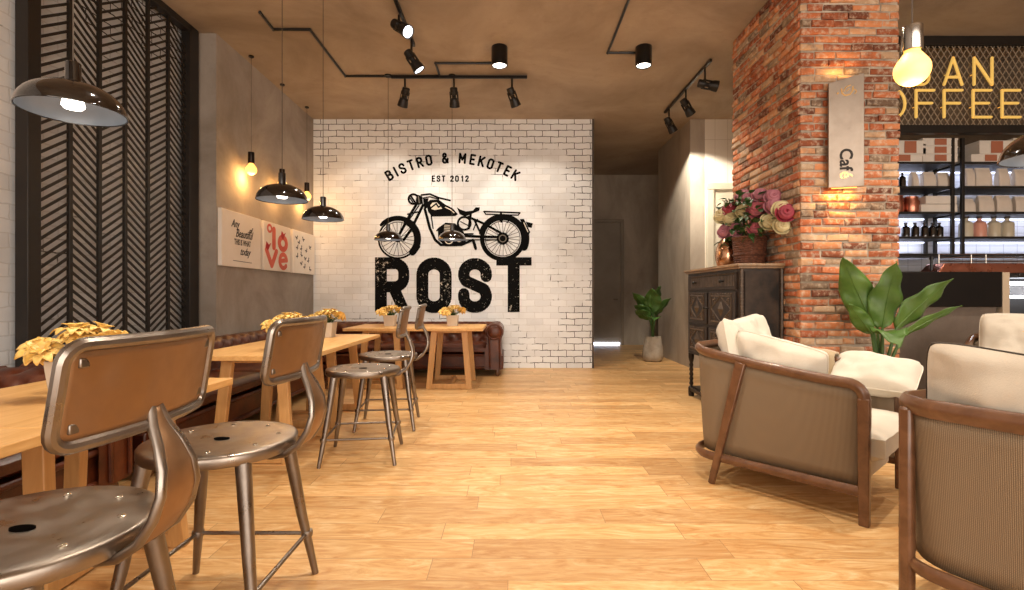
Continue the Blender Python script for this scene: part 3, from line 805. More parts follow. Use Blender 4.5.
# ------------------------------------------------------------------ chesterfield sofas
def make_sofa(L, label):
    """faces -Y locally, back at y=0 .. front y=-.9, width L along X"""
    e = empty('chesterfield_sofa', label=label, cat='sofa')
    D = .88; aw = .27
    MB().box((0, -D/2+.02, .2), (L-.08, D-.06, .2)).build('base', LEATHER, e, bev=.015)
    for z in (.13, .30):
        MB().tube([(-L/2+.06, -D+.045, z), (L/2-.06, -D+.045, z)], .018, 10).build('front_roll', LEATHER, e)
    n = max(1, round((L-2*aw)/.72)); w = (L-2*aw)/n
    for i in range(n):
        cx = -L/2+aw+w*(i+.5); mb = MB()
        def cu(u, v, top=1):
            x = (2*u-1); y = (2*v-1)
            k = ((1-abs(x)**6)*(1-abs(y)**6))**.35 if abs(x) < 1 and abs(y) < 1 else 0
            return (cx+x*w/2*.985, -D/2-.08+y*(D/2-.12), .37+top*(.03+.055*k)*(1 if top > 0 else .6))
        mb.grid(lambda u, v: cu(u, v, 1), 16, 16); mb.grid(lambda u, v: cu(v, u, -1), 16, 16)
        mb.grid(lambda u, v: ((lambda a, b: (a[0], a[1], a[2]*(1-v)+b[2]*v))(cu(u, 0, -1), cu(u, 0, 1))), 16, 2)
        mb.build('seat_cushion', LEATHER, e, ang=60)
    # tufted roll profile: (depth from outer face, height)
    prof = [(.30, .36), (.275, .44), (.26, .52), (.262, .57), (.285, .61), (.29, .66), (.262, .705), (.215, .735), (.16, .745), (.105, .735), (.06, .70), (.035, .65), (.035, .60), (.06, .55), (.07, .5), (.065, .1)]
    lens = [0]
    for a, b in zip(prof, prof[1:]): lens.append(lens[-1]+math.dist(a, b))
    def pp(s):
        s *= lens[-1]
        for i in range(len(prof)-1):
            if s <= lens[i+1]+1e-9:
                f_ = (s-lens[i])/(lens[i+1]-lens[i]); a, b = prof[i], prof[i+1]
                p = (a[0]*(1-f_)+b[0]*f_, a[1]*(1-f_)+b[1]*f_); t_ = V((b[0]-a[0], b[1]-a[1])).normalized(); return p, (t_.y, -t_.x)
        return prof[-1], (1, 0)
    def tuft(s, along):
        sl = s*lens[-1]
        if sl > .56: return 0
        d = 0; sp, rs = .17, .105
        r0 = int(sl/rs)
        for rr in (r0, r0+1):
            o_ = .5 if rr % 2 else 0
            q = (along/sp-o_); q = (q-round(q))*sp
            dd = math.hypot(q, sl-rr*rs); d += .030*math.exp(-(dd/.032)**2)
        k1 = abs(((along/sp+sl/rs/2) % 1)-.5); k2 = abs(((along/sp-sl/rs/2) % 1)-.5)
        return d+.010*math.exp(-((.5-k1)/.06)**2)+.010*math.exp(-((.5-k2)/.06)**2)
    mb = MB(); nu = int(L/.028); x0, x1 = -L/2+.1, L/2-.1
    def back(u, v):
        (dy, z), nr = pp(v); x = x0+(x1-x0)*u; d = tuft(v, x); return (x, -dy-(-nr[0])*-1*d*0+d*abs(nr[0])*(1), z-d*max(0, -nr[1]*0+ (1-abs(nr[0]))))
    mb.grid(back, nu, 56); mb.build('backrest', LEATHER, e, ang=80)
    for s in (-1, 1):
        mb = MB()
        def arm(u, v):
            (dx, z), nr = pp(v); y = -.03-(D-.05)*u; d = tuft(v, y)
            return (s*(L/2-dx+d*abs(nr[0])), y, z-d*(1-abs(nr[0])))
        mb.grid(arm, 30, 56)
        pts = [(s*(L/2-dx), -.03-(D-.05), z) for dx, z in prof]
        mb.add(pts+[(s*(L/2-.18), -D+.02, .1), (s*(L/2-.30), -D+.02, .1)], [tuple(range(len(pts)+2))])
        mb.build('arm', LEATHER, e, ang=50)
        fr = MB()
        fr.tube([(s*(L/2-.165+.1*cos(a)), -D+.012, .63+.1*sin(a)) for a in [2*pi*i/24 for i in range(24)]], .016, 8, closed=True)
        fr.tube([(s*(L/2-.235), -D+.012, .55), (s*(L/2-.225), -D+.012, .12)], .013, 8); fr.tube([(s*(L/2-.09), -D+.012, .55), (s*(L/2-.085), -D+.012, .12)], .013, 8)
        fr.lathe([(.085, -D+.02), (.09, -D+.005), (.07, -D-.008), (.02, -D-.012), (0, -D-.012)], 24, T=axes((s*(L/2-.165), 0, .63), (1, 0, 0), (0, 0, 1), (0, 1, 0)))
        fr.build('arm_facing', LEATHER, e)
    for sx in (-1, 1):
        for y in (-.1, -D+.1): MB().lathe([(.02, 0), (.035, .02), (.04, .05), (.03, .1)], 14, (sx*(L/2-.12), y, 0)).build('foot', WALNUT, e)
    return e
s = make_sofa(2.95, 'oxblood leather chesterfield sofa against the white brick wall'); s.location = (-1.56, 8.05, 0)
s = make_sofa(3.3, 'oxblood leather chesterfield along the left wall, behind the middle table row'); s.location = (-3.08, 4.75, 0); s.rotation_euler.z = R(90)
s = make_sofa(3.3, 'oxblood leather chesterfield under the lattice screen, beside the nearest tables'); s.location = (-3.08, 1.4, 0); s.rotation_euler.z = R(90)

# ------------------------------------------------------------------ pendants
def dome_pendant(x, y, zr, label, D=.35, group='glossy dome pendants over the tables', power=14, k=1):
    e = empty('dome_pendant', (x, y, zr), label=label, cat='pendant lamp', group=group)
    r = D/2; hh = .115*D/.35
    pr = []
    for i in range(15):
        a = (pi/2)*i/14; pr.append((r*cos(a)**.9 if i < 14 else .03, hh*sin(a)))
    outer = pr; inner = [(max(.0, p[0]-.004), p[1]*.96) for p in pr]
    mb = MB(); n = 48
    mb.grid(lambda u, v: (lambda p: (p[0]*cos(2*pi*u), p[0]*sin(2*pi*u), p[1]))(outer[min(14, round(v*14))]), n, 14)
    mb.tube([(r*cos(2*pi*i/48), r*sin(2*pi*i/48), .0) for i in range(48)], .0028, 6, closed=True)
    mb.build('shade', GLOSS, e, ang=60)
    mb = MB(); mb.grid(lambda u, v: (lambda p: (p[0]*cos(-2*pi*u), p[0]*sin(-2*pi*u), p[1]+.001))(inner[min(14, round(v*14))]), n, 14)
    mb.build('shade_lining', LININ, e, ang=60)
    MB().lathe([(.026, hh-.006), (.026, hh+.078), (.022, hh+.082), (.004, hh+.084)], 24).build('cap', GLOSS, e)
    MB().tube([(0, 0, hh+.08), (0, 0, H-zr-.02)], .0028, 6).build('cord', CABLE, e)
    MB().lathe([(.045, H-zr-.02), (.045, H-zr-.001), (0, H-zr-.001)], 20).build('ceiling_rose', BLACKM, e)
    MB().lathe([(.0, .012), (.03, .014), (.038, .024), (.034, .045), (.02, .07), (.015, hh-.01)], 20).build('bulb', LAMP, e)
    light('pendant_light', 'SPOT', (x, y, zr-.004), power, '#fff0dc', to=(x, y, 0), size=.05, angle=150, blend=.6)
    return e
dome_pendant(-1.74, 2.03, 1.875, 'large glossy dark dome pendant at the upper left, closest to the viewer')
dome_pendant(-1.67, 3.72, 1.84, 'glossy dark dome pendant over the middle table row, the nearer of the two')
dome_pendant(-1.66, 4.50, 1.815, 'glossy dark dome pendant over the middle table row, the one nearer the brick wall')
dome_pendant(-1.56, 6.45, 1.845, 'small dark dome pendant in front of the motorcycle front wheel')
dome_pendant(-.755, 6.45, 1.845, 'small dark dome pendant in front of the motorcycle engine')
dome_pendant(2.09, 1.95, 1.68, 'bronze dome pendant cut off at the right edge beside the sign', group=None, power=8)
def bulb_pendant(x, y, zb, r, label, power, hold=(.02, .075), m=BULBH, group=None, cable=CABLE):
    """zb: centre of globe"""
    e = empty('bulb_pendant', (x, y, zb), label=label, cat='pendant lamp', group=group)
    pts = [(.0, -r)]+[(r*cos(a), r*sin(a)) for a in [R(-80+i*13) for i in range(10)]]+[(r*.42, r*1.15), (hold[0]*.9, r*1.35)]
    MB().lathe(pts, 24).build('globe', BULB, e)
    MB().lathe([(hold[0], r*1.2), (hold[0]*1.05, r*1.25), (hold[0], r*1.2+hold[1]), (.004, r*1.22+hold[1])], 20).build('holder', m, e)
    MB().tube([(0, 0, r*1.2+hold[1]), (0, 0, H-zb-.01)], .0025, 6).build('cord', cable, e)
    MB().lathe([(.03, H-zb-.015), (.03, H-zb-.001), (0, H-zb-.001)], 16).build('ceiling_rose', BLACKM, e)
    L = light('globe_light', 'POINT', (x, y, zb-r-.03), power, '#ffbf70', size=.05)
    return e
for i, (y, l) in enumerate(((5.93, 'bare globe bulb on a cord above the lettered canvas'), (6.73, 'bare globe bulb on a cord above the red love canvas, behind a dome'), (7.54, 'bare globe bulb on a cord above the butterfly canvas, nearest the corner'))):
    bulb_pendant(-3.02, y, 2.60, .06, l, 9, hold=(.035, .13), group='bare bulbs along the left wall')
bulb_pendant(1.485, 1.90, 1.985, .058, 'bright globe bulb with chrome holder hanging beside the brick pillar', 5, hold=(.033, .09), m=CHROME)

# ------------------------------------------------------------------ ceiling conduits, downlights, track spots
def conduit(pts, label):
    mb = MB(); z = H-.014
    for a, b in zip(pts, pts[1:]): mb.tube([(*a, z), (*b, z)], .014, 8)
    for p in pts: mb.lathe([(.0, z-.016), (.012, z-.013), (.017, z), (.012, z+.013)], 10, (p[0], p[1], 0))
    tag(mb.build('conduit_pipe', BLACKM), label, 'conduit')
conduit([(-2.46, 5.0), (-2.48, 5.32), (-2.1, 5.32), (-2.1, 6.45), (-.91, 6.45), (-.91, 6.09), (-.14, 6.09)], 'black conduit zigzagging across the ceiling to the left downlight')
conduit([(1.09, 4.4), (1.09, 5.83), (1.43, 5.83)], 'black conduit bending across the ceiling to the right downlight')
def downlight(x, y, label, seen=True):
    e = empty('cylinder_downlight', (x, y, H), label=label, cat='ceiling light', group='black cylinder downlights')
    MB().lathe([(.0, -.001), (.088, -.001), (.09, -.005), (.09, -.21), (.086, -.213), (.078, -.213), (.075, -.2), (.0, -.2)], 36).build('housing', BLACKM, e, ang=40)
    MB().lathe([(.0, -.203), (.073, -.203), (.073, -.2), (0, -.2)], 30).build('lens', LAMP, e)
    light('downlight_beam', 'SPOT', (x, y, H-.22), 190, '#fff0dd', to=(x, y, 0), size=.06, angle=115, blend=.7)
downlight(-.14, 5.72, 'black cylinder downlight on the ceiling left of centre')
downlight(1.47, 5.72, 'black cylinder downlight on the ceiling nearer the brick pillar')
def track(a, b, label):
    mb = MB(); mb.bar((*a, H-.03), (*b, H-.03), .03, .035)
    e = tag(mb.build('light_track', BLACKM, bev=.003), label, 'light track')
def spot(x, y, d, label, power=90, lens=LENSON, to=None, ang=60, stem=.17, color='#fff3e0', grp=None):
    e = empty('track_spotlight', (x, y, H-.048), label=label, cat='spotlight', group=grp)
    MB().tube([(0, 0, 0), (0, 0, -stem)], .012, 8).build('stem', BLACKM, e)
    d = V(d).normalized(); q = d.to_track_quat('Z', 'Y').to_matrix().to_4x4(); T = M.Translation((0, 0, -stem-.03)) @ q
    MB().lathe([(0, -.085), (.04, -.083), (.047, -.075), (.047, .0), (.03, .008), (.026, .02), (.026, .045), (.05, .05), (.062, .10), (.066, .15), (.061, .153), (.056, .14), (0, .14)], 24, T=T).build('head', BLACKF, e, ang=30)
    fn = MB()
    for k in range(10):
        a = 2*pi*k/10; fn.box((.052*cos(a), .052*sin(a), .03), (.006, .006, .13), T)
    fn.build('cooling_fins', BLACKM, e)
    MB().lathe([(0, .141), (.054, .141), (.054, .144), (0, .144)], 20, T=T).build('lens', lens, e)
    p = V((x, y, H-.048-stem-.03))+d*.18
    light('track_beam', 'SPOT', p, power, color, to=to or p+d, size=.04, angle=ang, blend=.4)
    return e
track((-1.52, 6.44), (.19, 6.44), 'black light track in front of the brick wall, carrying three spotlights')
g = 'track spotlights aimed at the mural'
spot(-1.346, 6.44, (-.38, .55, -1.0), 'left spotlight on the track before the brick wall', 60, grp=g, to=(-2.0, 8.07, 2.1), ang=75)
spot(-.73, 6.44, (0, .6, -1), 'middle spotlight on the track before the brick wall', 60, grp=g, to=(-.75, 8.07, 2.1), ang=75)
spot(0, 6.44, (.42, .5, -1), 'right spotlight on the track before the brick wall', 60, grp=g, to=(.45, 8.07, 2.0), ang=75)
track((-1.09, 4.0), (-1.075, 5.62), 'black light track near the top edge, running away from the viewer')
spot(-1.10, 4.98, (.9, -.55, -.75), 'spotlight with a bright white lens at the top edge of the picture', 110, stem=.08, to=(0.2, 3.2, 0), ang=90)
spot(-1.07, 5.45, (.6, .1, -.9), 'spotlight hanging at the far end of the upper track', 80, to=(.6, 5.4, 0), ang=80)
track((2.32, 5.97), (2.295, 7.68), 'black light track along the corridor side, carrying three spotlights')
spot(2.31, 6.13, (1, -.15, -.25), 'spotlight with a pale lens beside the brick pillar, nearest on its track', 40, to=(2.4, 5.2, 1.0), ang=70)
spot(2.305, 6.79, (.55, .3, -.7), 'middle spotlight on the corridor side track', 90, to=(2.85, 8.07, 1.6), ang=60)
spot(2.30, 7.5, (.5, .2, -.8), 'farthest spotlight on the corridor side track, near the lit plaster wall', 190, to=(3.0, 8.07, 2.6), ang=80)

# ------------------------------------------------------------------ cabinet
def cabinet():
    e = empty('carved_cabinet', (2.21, 5.245, 0), label='dark carved oak cabinet on turned legs against the brick pillar', cat='cabinet')
    x0, x1, y0, y1 = -.2, .195, -.72, .635
    b = MB().b2((x0+.01, y0+.01, .49), (x1, y1-.01, 1.39)); b.build('body', CABW, e, bev=.004)
    tp = MB().b2((x0-.03, y0-.03, 1.405), (x1+.005, y1+.03, 1.43)).b2((x0-.012, y0-.012, 1.385), (x1, y1+.012, 1.405)); tp.build('top', CABT, e, bev=.006)
    pn = MB().b2((x0+.05, y0-.002, .56), (x1-.05, y0+.012, 1.36)); pn.build('side_panel', CABP, e)
    fr = MB()
    for x in (x0+.012, x1-.03): 
        fr.tube([(x+.01, y0+.0, .5), (x+.01, y0, 1.38)], .014, 8)
        for k in range(28): fr.lathe([(0, -.012), (.017, 0), (0, .012)], 8, (x+.01, y0, .52+k*.031))
    fr.build('corner_column', CARVE, e)
    # drawer with frieze
    dr = MB().b2((x0-.006, y0+.06, 1.20), (x0+.012, y1-.05, 1.36)).build('drawer', CABW, e, bev=.004)
    fz = MB()
    for k in range(34):
        y = y0+.09+k*.0325; fz.b2((x0-.012, y, 1.23), (x0-.004, y+.017, 1.33)); fz.lathe([(0, -.01), (.012, 0), (0, .01)], 8, (x0-.006, y+.008, 1.345))
    fz.build('frieze', CARVE, dr)
    for y in (y0+.32, y1-.32): MB().lathe([(.0, .05), (.014, .046), (.018, .034), (.008, .02), (.008, 0)], 14, T=axes((x0-.008, y, 1.28), (0, 1, 0), (0, 0, 1), (-1, 0, 0))).build('knob', BLACKM, dr)
    # four carved doors
    for zz0, zz1 in ((.85, 1.18), (.53, .82)):
        for ya, yb in ((y0+.07, -.02), (.02, y1-.06)):
            d_ = MB().b2((x0-.008, ya, zz0), (x0+.012, yb, zz1)).build('door', CABW, e, bev=.004)
            c = MB(); yc, zc = (ya+yb)/2, (zz0+zz1)/2; hy_, hz = (yb-ya)/2-.08, (zz1-zz0)/2-.04
            x = x0-.008
            for p, q in (((-1, -1), (1, -1)), ((1, -1), (1, 1)), ((1, 1), (-1, 1)), ((-1, 1), (-1, -1))):
                c.tube([(x, yc+p[0]*hy_, zc+p[1]*hz), (x, yc+q[0]*hy_, zc+q[1]*hz)], .009, 6)
            for p, q in (((-1, 0), (0, 1)), ((0, 1), (1, 0)), ((1, 0), (0, -1)), ((0, -1), (-1, 0))):
                c.tube([(x, yc+p[0]*hy_, zc+p[1]*hz), (x, yc+q[0]*hy_, zc+q[1]*hz)], .007, 6)
            c.add([(x-.03, yc, zc), (x, yc-.06, zc), (x, yc, zc+.08), (x, yc+.06, zc), (x, yc, zc-.08)], [(0, 1, 2), (0, 2, 3), (0, 3, 4), (0, 4, 1)])
            for sx in (-1, 1):
                for sz in (-1, 1):
                    for k in range(3):
                        a = k*2.1; c.lathe([(0, -.012), (.018, 0), (0, .012)], 8, T=axes((x, yc+sx*hy_*.68+.022*cos(a), zc+sz*hz*.62+.022*sin(a)), (0, 1, 0), (0, 0, 1), (-1, 0, 0)))
            for k in range(9):
                c.lathe([(0, -.01), (.011, 0), (0, .01)], 6, T=axes((x, yc-hy_+k*hy_/4, zc+hz+.02), (0, 1, 0), (0, 0, 1), (-1, 0, 0)))
            c.build('carving', CARVE, d_)
            MB().lathe([(.0, .03), (.01, .028), (.012, .02), (.005, .01), (.005, 0)], 10, T=axes((x0-.01, yb-.02 if ya < 0 else ya+.02, zc), (0, 1, 0), (0, 0, 1), (-1, 0, 0))).build('knob', BLACKM, d_)
    for x in (x0+.035, x1-.035):
        for y in (y0+.04, y1-.04):
            pr = [(.03, .0), (.033, .03), (.033, .1)]+[(.016+.008*(k % 2), .12+k*.026) for k in range(12)]+[(.032, .44), (.032, .49)]
            MB().lathe(pr, 14, (x, y, 0)).build('leg', CABW, e)
    st = MB()
    for x in (x0+.035, x1-.035): st.b2((x-.02, y0+.04, .06), (x+.02, y1-.04, .1))
    for y in (y0+.04, y1-.04): st.b2((x0+.035, y-.02, .06), (x1-.035, y+.02, .1))
    st.build('stretcher', CABW, e, bev=.004)
    MB().b2((x0+.04, y0+.05, .1), (x1-.04, y1-.05, .118)).build('lower_shelf', CABW, e, bev=.003)
cabinet()
bk = empty('stacked_magazines', (2.12, 5.35, .118), .2, 'small stack of pink and cream magazines on the cabinet lower shelf', 'magazines')
bk.name = 'magazine'
bk['label'] = 'cream covered magazine lying on the lower shelf of the cabinet'; bk['category'] = 'magazine'
MB().box((0, 0, .007), (.18, .25, .014)).build('cover', mat('cream cover', '#d8c98a', rough=.5), bk, bev=.002)
m2 = tag(MB().box((0, 0, .012), (.15, .21, .024)).build('magazine', mat('pink cover', '#b8604f', rough=.5), bev=.003), 'pink covered magazine on top of the cream one under the cabinet', 'magazine'); m2.location = (2.11, 5.32, .132); m2.rotation_euler.z = -.15

# copper vase and rose basket
v = empty('copper_vase', (2.2, 5.22, 1.43), label='shiny copper vase on the dark cabinet, left of the flower basket', cat='vase')
MB().lathe([(.0, .001), (.085, .001), (.1, .01), (.118, .08), (.122, .13), (.112, .2), (.09, .255), (.062, .288), (.048, .3), (.05, .306), (.044, .306), (.042, .295), (.05, .28), (.0, .27)], 40).build('vessel', COPPER, v, ang=60)
bs = empty('wicker_basket', (2.255, 4.86, 1.43), label='round brown wicker basket holding the roses on the cabinet', cat='basket')
mb = MB(); N = 40
for k in range(13):
    z = .01+k*.0205; r = .125+.02*k/12
    mb.tube([(r*(1+.012*(1 if (i+k) % 2 else -1))*cos(2*pi*i/N), r*(1+.012*(1 if (i+k) % 2 else -1))*sin(2*pi*i/N), z) for i in range(N)], .0115, 6, closed=True)
mb.build('weave', WICK, bs)
mb = MB()
for z, r in ((.012, .14), (.1, .145), (.262, .155)): mb.tube([(r*cos(2*pi*i/N), r*sin(2*pi*i/N), z) for i in range(N)], .009, 6, closed=True)
mb.build('hoop', WICK, bs)
MB().lathe([(.0, .002), (.12, .002), (.14, .24), (0, .24)], 24).build('liner', DARK, bs)
bq = empty('rose_bouquet', (2.255, 4.86, 1.69), label='large bouquet of pink, crimson and cream roses in the wicker basket', cat='flowers')
RR = random.Random(4)
def rose_mesh(sd):
    r_ = random.Random(sd); mb = MB(); ph = r_.uniform(0, 6)
    def dome(u, v):
        a = 2*pi*u; t = v; st = (t*4.2-u+ph) % 1; lift = .010*(st**2)*(t > .04)
        ang = t*1.75; rr = .050*sin(ang)+lift*sin(ang)*.8
        return (rr*cos(a), rr*sin(a), .040*cos(ang)-.005+lift*(1.2-t)-.010*math.exp(-(t/.08)**2))
    mb.grid(dome, 40, 34)
    for k in range(6):
        a0 = 2*pi*k/6+r_.uniform(-.2, .2)
        def fn(u, v, a0=a0):
            s = 2*v-1; a = a0+s*.62; rr = .030+.040*sin(u*1.5)+.006*u*cos(s*1.5)
            return (rr*cos(a), rr*sin(a), -.042+.040*u-.012*max(0, u-.7)*3-.010*u*s*s)
        mb.grid(fn, 6, 6)
    return mb
cache = {}
RS = [(742.7, 195, 'pink'), (760, 194, 'pink'), (775, 196, 'pink'), (766, 203, 'red'), (729, 208, 'crimson'), (743.5, 210, 'cream'), (756, 209, 'red'), (783, 209, 'cream'), (789, 212, 'crimson'),
      (730.6, 218, 'cream'), (769, 221, 'cream'), (784, 225, 'cream'), (724, 231, 'pink'), (736, 229, 'pink'), (755.5, 227, 'red'), (721, 215, 'cream'), (750, 197, 'pink'), (776, 205, 'pink')]
stm = MB(); lfm = MB()
for i, (px, py, c) in enumerate(RS):
    Y = 5.22-(px-717)/73*.80-(.06 if py > 205 else 0); p = V(((px-512)/512*Y, Y, 1.15+(295-py)/512*Y))-V((2.255, 4.86, 1.69))
    p.x = min(p.x, .085)
    if c not in cache:
        o = rose_mesh(i).build('rose', ROSES[c], bq, ang=80); cache[c] = o
    else: o = cache[c].copy(); col.objects.link(o); o.parent = bq
    o.location = p; d = V((-.55, -1, .35))+(p-V((0, 0, .2)))*1.2; o.rotation_euler = d.to_track_quat('Z', 'Y').to_euler(); o.scale = (RR.uniform(1.0, 1.2),)*3
    o['label'] = {'pink': 'dusty pink rose', 'red': 'rose red rose', 'crimson': 'dark crimson rose', 'cream': 'cream rose'}[c]
    stm.tube([(0, 0, -.05), p*.55+V((0, 0, .04)), p-d.normalized()*.03], .005, 6)
stm.build('stems', STEM, bq)
def leaf(mb, T, L, w, bend=.6, fold=.25, wav=0, nu=10, nv=6, sd=0):
    def fn(u, v):
        s = 2*v-1; ww = w*(sin(pi*min(1, u**.8))**.75)*(1-.25*u); a = bend*u
        x = L*sin(a)/bend if bend else L*u; z = L*(1-cos(a))/bend*-1 if bend else 0
        wz = wav*sin(u*17+sd+s*2)*abs(s)*w
        return (x, s*ww, z+fold*abs(s)*ww+wz, u*3, s)
    mb.grid(fn, nu, nv, T)
for k in range(210):
    a = RR.uniform(0, 2*pi); e_ = RR.uniform(-.5, .75)
    p = V((-.02+.13*RR.uniform(-1, .6), .05+.30*RR.uniform(-1, 1), .15+RR.uniform(-.17, .26)))
    if p.x > .09: p.x = .05
    leaf(lfm, M.Translation(p) @ M.Rotation(a, 4, 'Z') @ M.Rotation(-e_, 4, 'Y'), RR.uniform(.07, .10), .03, .8)
lfm.build('leaves', LEAF, bq)

# ------------------------------------------------------------------ plants
def plant(name, loc, label, leaves, pot, mleaf, stemr=.012, sd=1, wav=.08):
    e = empty(name, loc, label=label, cat='plant')
    MB().lathe(pot[0], 36).build('pot', pot[1], e, ang=50)
    MB().lathe([(0, pot[2]-.02), (pot[3], pot[2]-.02), (pot[3], pot[2]-.01), (0, pot[2]-.01)], 24).build('soil', DARK, e)
    for i, (bx, bz, az, el, L, w, bend, roll) in enumerate(leaves):
        az = R(az); d = V((cos(az), sin(az), 0)); base = d*bx+V((0, 0, bz))
        MB().tube([(d.x*.01, d.y*.01, pot[2]-.02), tuple(d*bx*.35+V((0, 0, (pot[2]+bz)/2))), tuple(base)], [stemr, stemr*.9, stemr*.55], 8).build('stem', STEM, e)
        m_ = MB(); T = M.Translation(base) @ M.Rotation(az, 4, 'Z') @ M.Rotation(-R(el), 4, 'Y') @ M.Rotation(R(roll), 4, 'X')
        leaf(m_, T, L, w, bend, .22, wav, 18, 8, i*1.7)
        m_.tube([T @ V((L*sin(bend*u)/bend, 0, -L*(1-cos(bend*u))/bend-.002)) for u in [k/9 for k in range(9)]], [.006*(1-k/10) for k in range(9)], 6)
        o = m_.build('leaf', mleaf, e, ang=70)
        sm = o.modifiers.new('s', 'SOLIDIFY'); sm.thickness = .002
    return e
plant('potted_plant', (2.45, 8.9, 0), 'leafy green plant in a rounded stone pot beside the corridor wall',
      [(.05, .82, 165, 60, .50, .13, .6, 60), (.03, .85, 250, 76, .46, .17, .4, 0), (.05, .8, 10, 55, .40, .12, .4, -60), (.03, .9, 290, 80, .44, .16, .4, 10), (.06, .72, 190, 40, .36, .12, .6, 45), (.05, .72, 260, 30, .34, .13, 1.0, 0), (.04, .8, 100, 60, .4, .12, .6, 0), (.05, .78, 175, 45, .36, .12, .6, 50)],
      ([(.0, .001), (.13, .001), (.165, .03), (.178, .1), (.172, .2), (.15, .34), (.132, .43), (.12, .43), (.12, .38), (0, .38)], STONE, .40, .12), LEAF3, .014)
plant('banana_plant', (2.78, 3.86, 0), 'large banana plant with broad wavy leaves in front of the brick pillar',
      [(.06, .93, 178, 64, .60, .125, .5, 68), (.02, .90, 265, 80, .52, .13, .3, 0), (.10, .90, 345, 52, .50, .105, .3, -66), (.05, .86, 250, 25, .34, .12, 1.3, 0), (.08, .86, 190, 48, .34, .07, .4, 60), (.14, .84, 350, 36, .44, .05, .25, -60), (.03, .9, 95, 65, .5, .12, .5, 0)],
      ([(.0, .001), (.14, .001), (.17, .03), (.19, .2), (.185, .36), (.17, .36), (.165, .33), (0, .33)], STONE, .36, .16), LEAF2, .016, wav=.14)

# ------------------------------------------------------------------ cafe sign on the pillar
cs = empty('cafe_wall_sign', (2.725, 4.18, 2.03), R(-16), 'tall satin metal plate sign with vertical cafe lettering on the brick pillar', 'sign')
w = .128
MB().add([(-w, -.012, .0), (w, -.012, 0), (w, .012, 0), (-w, .012, 0), (-w, -.012, .86), (w, -.012, .915), (w, .012, .915), (-w, .012, .86)], [(3, 2, 1, 0), (4, 5, 6, 7), (0, 1, 5, 4), (1, 2, 6, 5), (2, 3, 7, 6), (3, 0, 4, 7)]).build('plate', PLATE, cs, bev=.003)
MB().b2((-.03, .012, .1), (.03, .085, .16)).b2((-.03, .012, .74), (.03, .085, .8)).build('bracket', BLACKM, cs)
mb = MB(); text_into(mb, "Caf", .13, axes((-.005, -.0135, .225), (0, 0, -1), (1, 0, 0), (0, -1, 0)), bold=.003); mb.build('lettering', INK, cs, smooth=False)
mb = MB(); text_into(mb, "é", .13, axes((-.005, -.0135, .098), (0, 0, -1), (1, 0, 0), (0, -1, 0)), bold=.003); mb.build('accent_letter', GILT, cs, smooth=False)
mb = MB(); T = axes((.0, -.0125, .78), (1, 0, 0), (0, 0, 1), (0, -1, 0))
stroke(mb, [(-.035, .02), (-.03, -.015), (-.01, -.035), (.025, -.03), (.045, .0), (.048, .03)], .011, T); stroke(mb, arc(.05, -.01, .02, -60, 90, 6), .007, T)
stroke(mb, [(-.02, .0), (.0, .035), (.03, .045)], .008, T); stroke(mb, [(-.06, -.01), (-.062, -.014)], .014, T); stroke(mb, [(.0, .0), (.02, .015)], .008, T)
mb.build('cup_logo', GILT, cs, smooth=False)
MB().b2((-.09, .03, .0), (.09, .05, .02)).build('strip_lamp', BULB, cs)
light('sign_glow', 'AREA', (2.725, 4.215, 2.02), 3.0, '#ffc070', to=(2.725, 4.24, 1.0), size=.2, sy=.04)
light('sign_glow_up', 'AREA', (2.725, 4.215, 2.96), .6, '#ffc070', to=(2.725, 4.24, 3.9), size=.2, sy=.04)

# ------------------------------------------------------------------ mesh sign above the bar
ms = empty('mesh_sign_frame', (4.75, 5.5, 2.88), label='dark metal mesh panel above the bar shelves, behind the yellow letters', cat='sign panel')
X0, X1, z0, z1 = -1.45, 2.1, .08, .95
MB().b2((X0, -.04, .94), (X1, .04, 1.035)).b2((X0, -.04, 0), (X1, .04, .085)).build('frame_beam', BLACKF, ms, bev=.004)
mb = MB(); p = .07; sl = 1.6
k = X0-(z1-z0)/sl
while k < X1:
    for s in (1, -1):
        xa = k; xb = k+(z1-z0)/sl
        a, b = ((xa, z0), (xb, z1)) if s > 0 else ((xa, z1), (xb, z0))
        if xb <= X0 or xa >= X1: continue
        def cl(a, b):
            (x1_, y1_), (x2_, y2_) = a, b; g_ = (y2_-y1_)/(x2_-x1_)
            if x1_ < X0: y1_ += g_*(X0-x1_); x1_ = X0
            if x2_ > X1: y2_ -= g_*(x2_-X1); x2_ = X1
            return (x1_, y1_), (x2_, y2_)
        a, b = cl(a, b)
        mb.bar((a[0], .003*s, a[1]), (b[0], .003*s, b[1]), .009, .006, up=(0, 1, 0))
    k += p
mb.build('wire_mesh', mat('steel mesh', '#9a8b78', rough=.5, metal=.2), ms)
